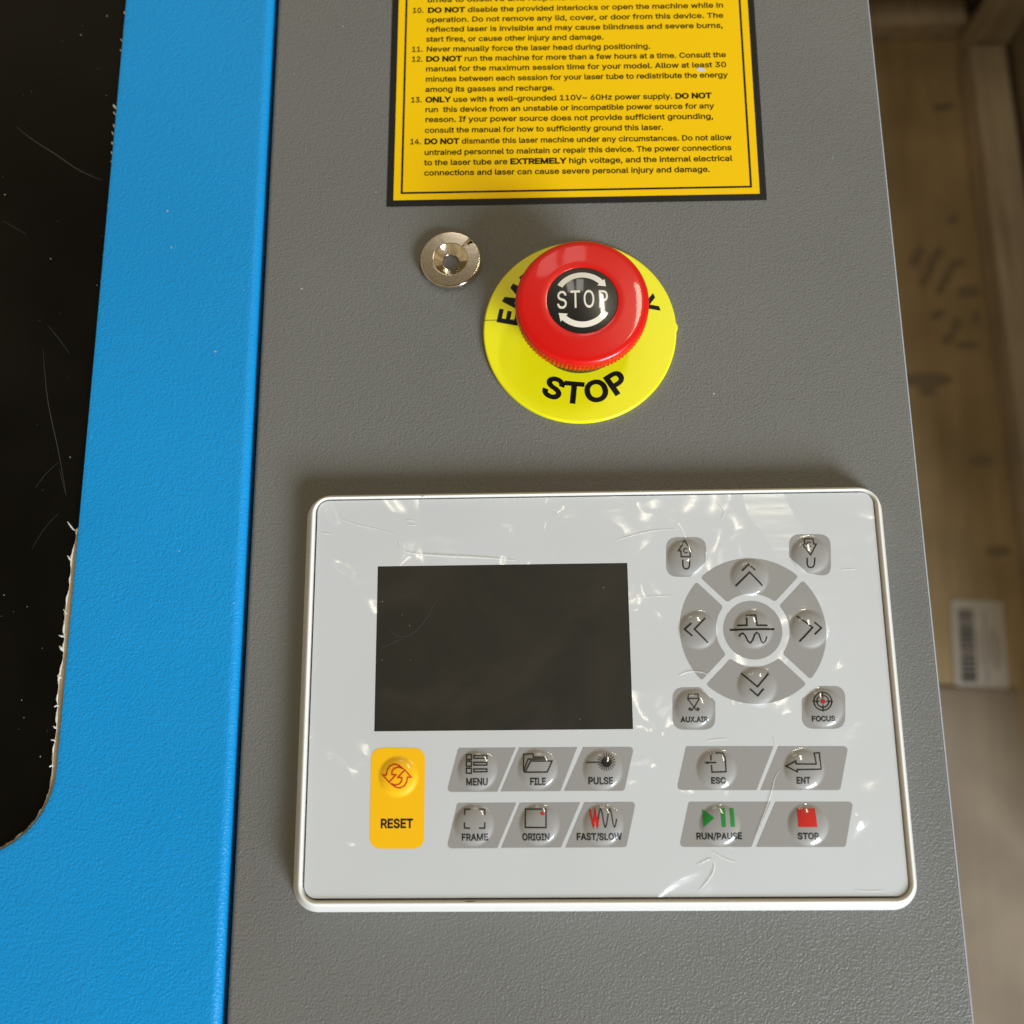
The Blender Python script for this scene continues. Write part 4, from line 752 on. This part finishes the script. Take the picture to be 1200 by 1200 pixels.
lathe(RM, prof, 0, 0, 120, chip)
magnet = obj("ring_magnet", scaled(RM), NICKEL, None, smooth=True)
magnet.location = (-0.0271, 0.1463, 0.0)
magnet['label'] = "shiny nickel countersunk ring magnet lying on the grey deck left of the red button"
magnet['category'] = "magnet"

# ================================================================== emergency stop button
EX, EY = 13.19, 121.94
ES = thing("emergency_stop_button", "red mushroom emergency stop button on a round yellow plate", "stop button", (EX * MM, EY * MM, 0.0))
bm = bmesh.new()


def tab(r, z, k):
    return r + (0.45 if k in (0, 1) and r > 29 else 0)


lathe(bm, [(14.0, 1.6), (29.4, 1.6), (29.85, 1.45), (30.0, 1.1), (30.0, 0.05)], n=180, wob=tab)
plate = obj("legend_plate", scaled(bm), LIME, ES, smooth=True)
plate.modifiers.new("weighted", 'WEIGHTED_NORMAL')


def arc_letter(bm, ch, radius, ang, cap, upright, z, wide=1.0, extra=0.0):
    """one letter centred at polar angle ang; upright True reads from outside, False is the bottom word"""
    adv = GLYPHS[ch][0] / 1000.0
    t = math.radians(ang)
    rx, ry = math.cos(t), math.sin(t)
    up = (rx, ry) if upright else (-rx, -ry)
    right = (up[1], -up[0])

    def place(u, v, total):
        a, b = (u - adv / 2) / CAP * cap * wide, (v - CAP / 2) / CAP * cap
        return (rx * radius + right[0] * a + up[0] * b, ry * radius + right[1] * a + up[1] * b, z)
    add_text(bm, ch, place, extra)


bm = bmesh.new()
for ch, a in zip("STOP", (246.0, 263.5, 283.0, 302.0)):
    arc_letter(bm, ch, 20.6, a, 6.4, False, 1.63, 1.12, 0.030)
obj("lettering", scaled(bm), PLATE_INK, plate)
bm = bmesh.new()
word = "EMERGENCY"
for i, ch in enumerate(word):
    arc_letter(bm, ch, 22.6, 168.0 - 148.0 * i / 8, 6.0, True, 1.63, 1.05, 0.030)
obj("lettering", scaled(bm), PLATE_INK, plate)
bm = bmesh.new()
stroke(bm, [(-29.6, 3.9), (-19.0, 3.9)], 0.22, 1.62)
obj("seam_line", scaled(bm), BLACK_PLASTIC, plate)
bm = bmesh.new()
lathe(bm, [(14.2, 1.6), (14.4, 2.0), (14.4, 8.0), (14.0, 8.3), (14.0, 16.8)], n=64)
obj("collar", scaled(bm), BLACK_PLASTIC, ES, smooth=True)

N = 96 * 6
bm = bmesh.new()


def knurl(r, z, k):
    if 16.9 <= z <= 20.45 and r > 19:
        return r - (0.0, 0.05, 0.42, 0.5, 0.42, 0.05)[k % 6]
    return r


lathe(bm, [(14.0, 16.4), (18.4, 16.4), (19.0, 16.6), (19.45, 17.0), (19.5, 18.5), (19.5, 20.3), (19.15, 20.45), (19.15, 20.6), (19.4, 20.75), (19.45, 21.3), (19.4, 21.8), (19.15, 22.3), (18.7, 22.66), (18.1, 22.86), (17.2, 22.98), (15.0, 23.12), (12.5, 23.26), (10.45, 23.36), (10.36, 23.33), (10.3, 23.2), (10.25, 22.4)], n=N, wob=knurl)
cap = obj("push_cap", scaled(bm), RED, ES, smooth=True)
m_ = cap.modifiers.new("weighted", 'WEIGHTED_NORMAL')
bm = bmesh.new()


def lens_z(x, y):
    r = math.hypot(x, y)
    return 23.12 + 0.95 * (1 - (r / 10.3) ** 2)


loops = []
for r in (10.22, 10.0, 9.0, 7.5, 6.0, 4.5, 3.0, 1.5, 0.4):
    loops.append([(r * math.cos(2 * math.pi * k / 72), r * math.sin(2 * math.pi * k / 72), lens_z(r, 0)) for k in range(72)])
loft(bm, loops, close_last=True)
insert = obj("stop_insert", scaled(bm), LENS, ES, smooth=True)
bm = bmesh.new()
ly = lambda x, y: lens_z(x, y) + 0.05
for ch, x0, x1 in zip("STOP", (-7.5, -3.55, 0.15, 4.4), (-4.3, -0.45, 3.65, 7.6)):
    line_text(bm, ch, x0, -2.65, x1, -2.65, 5.3, ly, 0.006)
obj("lettering", scaled(bm), INK['white'], insert)


def arc_arrow(a0, a1, tip):
    bm = bmesh.new()
    ri, ro = 6.85, 8.55
    n = 26
    inn, out = [], []
    for k in range(n + 1):
        t = math.radians(a0 + (a1 - a0) * k / n)
        for R_, L_ in ((ri, inn), (ro, out)):
            x, y = R_ * math.cos(t), R_ * math.sin(t)
            L_.append(bm.verts.new((x, y, ly(x, y))))
    for k in range(n):
        bm.faces.new((inn[k], inn[k + 1], out[k + 1], out[k]))
    t1, t2 = math.radians(a1), math.radians(tip)
    p = [(6.1 * math.cos(t1), 6.1 * math.sin(t1)), (9.2 * math.cos(t1), 9.2 * math.sin(t1)), (8.0 * math.cos(t2), 8.0 * math.sin(t2))]
    flat_poly(bm, p, lambda x, y: ly(x, y) + 0.01)
    return bm


obj("turn_arrow", scaled(arc_arrow(146, 44, 30)), INK['white'], insert)
obj("turn_arrow", scaled(arc_arrow(-30, -134, -150)), INK['white'], insert)

# ================================================================== control panel
PX, PY = 15.6, 11.95
CP = thing("control_panel", "white framed control panel with dark display and grey membrane keys", "control panel", (PX * MM, PY * MM, 0.0))
TOP = 6.2
ML, MR, MB_, MT = -65.75 - PX, 96.95 - PX, -43.52 - PY, 67.48 - PY      # membrane sheet
RD, HD = 5.25, 0.95


def dome_h(x, y):
    for k in KEYS:
        dx, dy = x - k['dome'][0], y - k['dome'][1]
        q = (dx * dx + dy * dy) / (RD * RD)
        if q < 1.0:
            return HD * (1 - 0.5 * q - 0.5 * q * q)
    return 0.0


def panel_normal(x, y):
    for k in KEYS:
        dx, dy = x - k['dome'][0], y - k['dome'][1]
        r = math.hypot(dx, dy)
        if r < RD * 1.10:
            f = 1.0 if r < RD * 0.95 else max(0.0, (RD * 1.10 - r) / (RD * 0.15))   # soft foot of the embossing
            g = HD / (RD * RD) * (1 + 2 * (r / RD) ** 2) * f
            return Vector((g * dx, g * dy, 1.0)).normalized()
    return Vector((0, 0, 1))


def on_panel(lift):
    return lambda x, y: TOP + lift + dome_h(x, y)


bm = bmesh.new()


def bz(out, z, r):
    return [(x, y, z) for x, y in rrect(ML - out * 1.0, MR + out, MB_ - out, MT + out * 0.70 if out > 0 else MT + out, r, 10)]


loft(bm, [bz(4.5, 0.02, 7.2), bz(4.35, 0.5, 7.1), bz(3.55, 2.5, 6.7), bz(2.65, 4.8, 6.2), bz(2.2, 5.9, 5.9), bz(1.85, 6.6, 5.6), bz(1.55, 6.98, 5.3), bz(1.25, 7.12, 5.0), bz(1.02, 7.05, 4.7), bz(0.85, 6.7, 4.5), bz(0.66, 6.0, 4.2), bz(0.58, 5.5, 4.1), bz(0.56, 4.5, 4.0), bz(-1.0, 4.45, 3.0)])
obj("bezel", scaled(bm), WHITE, CP, smooth=True)

bm = bmesh.new()
loft(bm, [bz(0.55, 4.9, 4.0), bz(-1.2, 4.9, 3.0)])
obj("gap_shade_strip", scaled(bm), EDGE_DARK, CP, label="dark strip painted as shade round the membrane")  # near-black strip paints in the shade between bezel and membrane


def dome_points(domes):
    pts = []
    for cx, cy in domes:
        pts.append((cx, cy))
        for f in (0.12, 0.24, 0.36, 0.48, 0.6, 0.7, 0.8, 0.88, 0.94, 0.985, 1.04, 1.12):
            n = max(10, int(46 * min(1, f + 0.25)))
            for k in range(n):
                t = 2 * math.pi * (k + 0.5 * (int(f * 100) % 2)) / n
                pts.append((cx + RD * f * math.cos(t), cy + RD * f * math.sin(t)))
    return pts


def inside(poly, x, y):
    c = False
    n = len(poly)
    j = n - 1
    for i in range(n):
        xi, yi = poly[i]
        xj, yj = poly[j]
        if (yi > y) != (yj > y) and x < (xj - xi) * (y - yi) / (yj - yi) + xi:
            c = not c
        j = i
    return c


def sheet(outer, holes, domes, zf):
    vs, faces = [], []
    for lp in [outer] + holes:
        faces.append(list(range(len(vs), len(vs) + len(lp))))
        vs += [Vector(p) for p in lp]
    base = len(vs)
    for p in dome_points(domes):
        if inside(outer, *p) and not any(inside(h, *p) for h in holes):
            vs.append(Vector(p))
    edges = []
    for f in faces:
        edges += [(f[i], f[(i + 1) % len(f)]) for i in range(len(f))]
    V, E, F, _, _, _ = delaunay_2d_cdt(vs, edges, [], 0, 1e-5)
    bm = bmesh.new()
    bv = [bm.verts.new((v.x, v.y, zf(v.x, v.y))) for v in V]
    for f in F:
        cx = sum(V[i].x for i in f) / len(f)
        cy = sum(V[i].y for i in f) / len(f)
        if inside(outer, cx, cy) and not any(inside(h, cx, cy) for h in holes):
            q = [bv[i] for i in f]
            try:
                fc = bm.faces.new(q)
                if fc.normal.z < 0:
                    fc.normal_flip()
            except ValueError:
                pass
    bm.normal_update()
    for fc in bm.faces:
        if fc.normal.z < 0:
            fc.normal_flip()
    for v in [v for v in bm.verts if not v.link_faces]:
        bm.verts.remove(v)
    return bm


def round_poly(pts):
    out = []
    n = len(pts)
    for i in range(n):
        x, y, r = pts[i]
        if r <= 0.05:
            out.append((x, y))
            continue
        a, b = pts[i - 1], pts[(i + 1) % n]
        va, vb = Vector((a[0] - x, a[1] - y)), Vector((b[0] - x, b[1] - y))
        d = min(r, va.length * 0.49 if len(pts) < 20 else r, vb.length * 0.49 if len(pts) < 20 else r)
        d = min(d, va.length * 0.95, vb.length * 0.95)
        p0 = Vector((x, y)) + va.normalized() * d
        p2 = Vector((x, y)) + vb.normalized() * d
        for k in range(9):
            t = k / 8
            q = (1 - t) ** 2 * p0 + 2 * t * (1 - t) * Vector((x, y)) + t * t * p2
            out.append((q.x, q.y))
    return out


SL, SR, SB, ST_ = -47.5 - PX, 25.03 - PX, 0.65 - PY, 47.6 - PY
screen_hole = [(SL, SB), (SR, SB), (SR, ST_), (SL, ST_)]
mem_outer = rrect(ML, MR, MB_, MT, 3.4, 8)
bm = sheet(resample(mem_outer, 6.0, True), [resample(screen_hole, 6.0, True)], [k['dome'] for k in KEYS], on_panel(0.0))
rim = rrect(ML, MR, MB_, MT, 3.4, 8)
membrane = obj("membrane", scaled(bm), MEMBRANE, CP, smooth='keep', normal_fn=panel_normal)
bm = bmesh.new()
c_ = [bm.verts.new((x, y, TOP - 0.02)) for x, y in rim]
d_ = [bm.verts.new((x, y, TOP - 1.35)) for x, y in rim]
for i in range(len(rim)):
    j = (i + 1) % len(rim)
    bm.faces.new((d_[i], d_[j], c_[j], c_[i]))
obj("membrane_edge", scaled(bm), WHITE, CP)

bm = bmesh.new()
add_box(bm, SL - 0.3, SR + 0.3, SB - 0.3, ST_ + 0.3, TOP - 1.0, TOP - 0.12)
obj("display_screen", scaled(bm), SCREEN, CP, label="dark switched-off display with fine scratches")

for k in KEYS:
    poly = resample(round_poly([tuple(p) for p in k['pad']]), 0.55, True)
    bm = sheet(poly, [], [k['dome']], on_panel(0.05))
    key = obj("key", scaled(bm), YELLOW_PAD if k['body'] == 'yellow' else PAD, CP, smooth='keep', label=k['label'], normal_fn=panel_normal)
    for ink in ('black', 'red', 'dark_red', 'green'):
        bm = bmesh.new()
        for c, w, closed, pts in k['strokes']:
            if c == ink:
                stroke(bm, pts, w, on_panel(0.11), closed, 0.35)
        for c, pts in k['fills']:
            if c == ink:
                bmf = sheet(resample(pts, 0.4, True), [], [k['dome']], on_panel(0.115))
                vmap = {v: bm.verts.new(v.co) for v in bmf.verts}
                for f in bmf.faces:
                    bm.faces.new([vmap[v] for v in f.verts])
                bmf.free()
        if bm.faces:
            obj("icon", scaled(bm), INK[ink], key, smooth='keep', normal_fn=panel_normal)
        else:
            bm.free()
    if k['text']:
        t, x0, y0, x1, cap = k['text']
        bm = bmesh.new()
        line_text(bm, t, x0, y0, x1, y0, cap, on_panel(0.12), 0.026)
        obj("legend", scaled(bm), INK['black'], key, smooth='keep', normal_fn=panel_normal)

for w, pts in FILM_CREASES:
    bm = bmesh.new()
    over_screen = all(SL < x < SR and SB < y < ST_ for x, y in pts)
    ridge(bm, pts, w * (1.8 if over_screen else 2.6), on_panel(0.13 if not over_screen else -0.10), w * (0.2 if over_screen else 0.8))
    obj("film_crease", scaled(bm), SCRATCH if over_screen else CREASE, membrane, smooth=True)

# small nicks on the frame
for x, y, L, z in ((-20.4, -43.52 - 0.78, 3.2, 6.75), (-34.5, 67.48 + 0.80, 1.6, 7.02)):
    bm = bmesh.new()
    x0, y0 = x - PX, y - PY
    flat_poly(bm, [(x0 - L / 2, y0), (x0 - L * 0.2, y0 - 0.16), (x0 + L * 0.3, y0 - 0.10), (x0 + L / 2, y0 + 0.02), (x0 + L * 0.2, y0 + 0.12), (x0 - L * 0.3, y0 + 0.10)], z + 0.08)
    obj("scuff", scaled(bm), plain("scuff_dirt", (0.10, 0.085, 0.06), 0.6), CP)

# ================================================================== crate the machine stands in
FZ = -0.96
CR = thing("wooden_crate", "open plywood shipping crate base with pine rails beside the machine", "crate", (0.0, 0.0, FZ))
bm = bmesh.new()
add_box(bm, -1.05, 0.70, -0.60, 1.04, -0.018, 0.0)
obj("floor_board", bm, PLYWOOD, CR)
bm = bmesh.new()
add_box(bm, 0.607, 0.655, -0.60, 0.925, 0.001, 0.045, 0.002)
obj("side_rail", bm, LUMBER, CR)
bm = bmesh.new()
add_box(bm, 0.664, 0.676, -0.25, 1.04, 0.001, 0.85)
obj("side_panel", bm, BOARD, CR)
bm = bmesh.new()
add_box(bm, 0.613, 0.662, 0.928, 0.966, 0.001, 0.84, 0.002)
obj("corner_post", bm, LUMBER_UP, CR)
bm = bmesh.new()
add_box(bm, -1.05, 0.611, 0.970, 1.010, 0.001, 0.035, 0.002)
obj("back_rail", bm, LUMBER, CR)
bm = bmesh.new()
add_box(bm, -1.05, 0.611, 0.985, 1.010, 0.115, 0.20, 0.002)
obj("back_rail", bm, LUMBER, CR)
bm = bmesh.new()
add_box(bm, -1.05, 0.70, 1.012, 1.024, 0.001, 0.85)
obj("back_panel", bm, BOARD, CR)
for i, (px, py, L, w, a) in enumerate([(0.520, 0.630, 0.030, 0.013, 60), (0.545, 0.628, 0.036, 0.013, 55), (0.575, 0.62, 0.02, 0.012, 10), (0.555, 0.595, 0.045, 0.012, 60), (0.585, 0.577, 0.03, 0.016, 5),
                                       (0.530, 0.600, 0.03, 0.010, 55), (0.540, 0.545, 0.02, 0.012, 20), (0.563, 0.530, 0.02, 0.012, 70), (0.590, 0.54, 0.02, 0.01, 80), (0.575, 0.50, 0.03, 0.01, 0), (0.55, 0.51, 0.02, 0.012, 40), (0.58, 0.86, 0.03, 0.012, 5), (0.575, 0.685, 0.018, 0.01, 40)]):
    c, s = math.cos(math.radians(a)), math.sin(math.radians(a))
    pts = [(px + c * u - s * v, py + s * u + c * v) for u, v in ((-L / 2, -w / 3), (0, -w / 2), (L / 2, -w / 3), (L / 2, w / 3), (0, w / 2), (-L / 2, w / 3))]
    bm = bmesh.new()
    flat_poly(bm, pts, 0.0015)
    obj("stencil_mark", bm, STENCIL, CR)
for px, py, a, b in ((0.515, 0.452, 0.034, 0.010), (0.575, 0.340, 0.016, 0.008), (0.583, 0.220, 0.016, 0.007), (0.515, 0.435, 0.012, 0.006)):
    bm = bmesh.new()
    flat_poly(bm, [(px + a * math.cos(t * math.pi / 10) * (1 + 0.15 * math.sin(3 * t)), py + b * math.sin(t * math.pi / 10)) for t in range(20)], 0.0012)
    obj("wood_knot", bm, STENCIL, CR)

LB = thing("shipping_label", "white barcode label stuck on the plywood crate floor", "label", (0.5445, 0.1015, FZ))
bm = bmesh.new()
add_box(bm, -0.032, 0.033, -0.0575, 0.056, 0.0005, 0.0022)
obj("paper", bm, PAPER, LB)
bm = bmesh.new()
y = 0.044
random.seed(3)
while y > -0.046:
    w = random.choice([0.0012, 0.0018, 0.003, 0.0045])
    if not (-0.0245 < y < -0.0215 or 0.008 < y < 0.0105):
        add_box(bm, -0.024, -0.005, y - w, y, 0.0024, 0.0028)
    y -= w + random.choice([0.0008, 0.0014, 0.002])
obj("barcode", bm, BAR_INK, LB)
bm = bmesh.new()
for x, y0, y1, w in ((0.001, -0.025, 0.012, 0.002), (0.008, -0.048, 0.040, 0.0022), (0.0135, -0.02, 0.02, 0.002), (0.0195, -0.03, 0.022, 0.003), (0.025, -0.02, 0.01, 0.002)):
    yy = y0
    while yy < y1:
        d = random.uniform(0.003, 0.008)
        add_box(bm, x - w / 2, x + w / 2, yy, yy + d, 0.0024, 0.0027)
        yy += d + 0.0015
obj("small_print", bm, plain("faded_print", (0.22, 0.18, 0.14), 0.6), LB)
for o in (LB,):
    o.rotation_euler = (0, 0, math.radians(-3.0))

CB = bmesh.new()
add_box(CB, -0.28, 0.0585, -0.50, 0.0, 0.0008, 0.006, 0.001)
card = obj("cardboard_sheet", CB, CARD)
card.location = (0.527, 0.0475, FZ)
card.rotation_euler = (0, 0, math.radians(-3.0))
card['label'] = "plain brown cardboard sheet lying on the crate floor below the barcode label"
card['category'] = "cardboard"

bm = bmesh.new()
add_box(bm, -6, 6, -6, 6, -0.02, 0.0)
fl = obj("floor", bm, CONCRETE)
fl.location = (0, 0, FZ - 0.02)
fl['kind'] = 'structure'
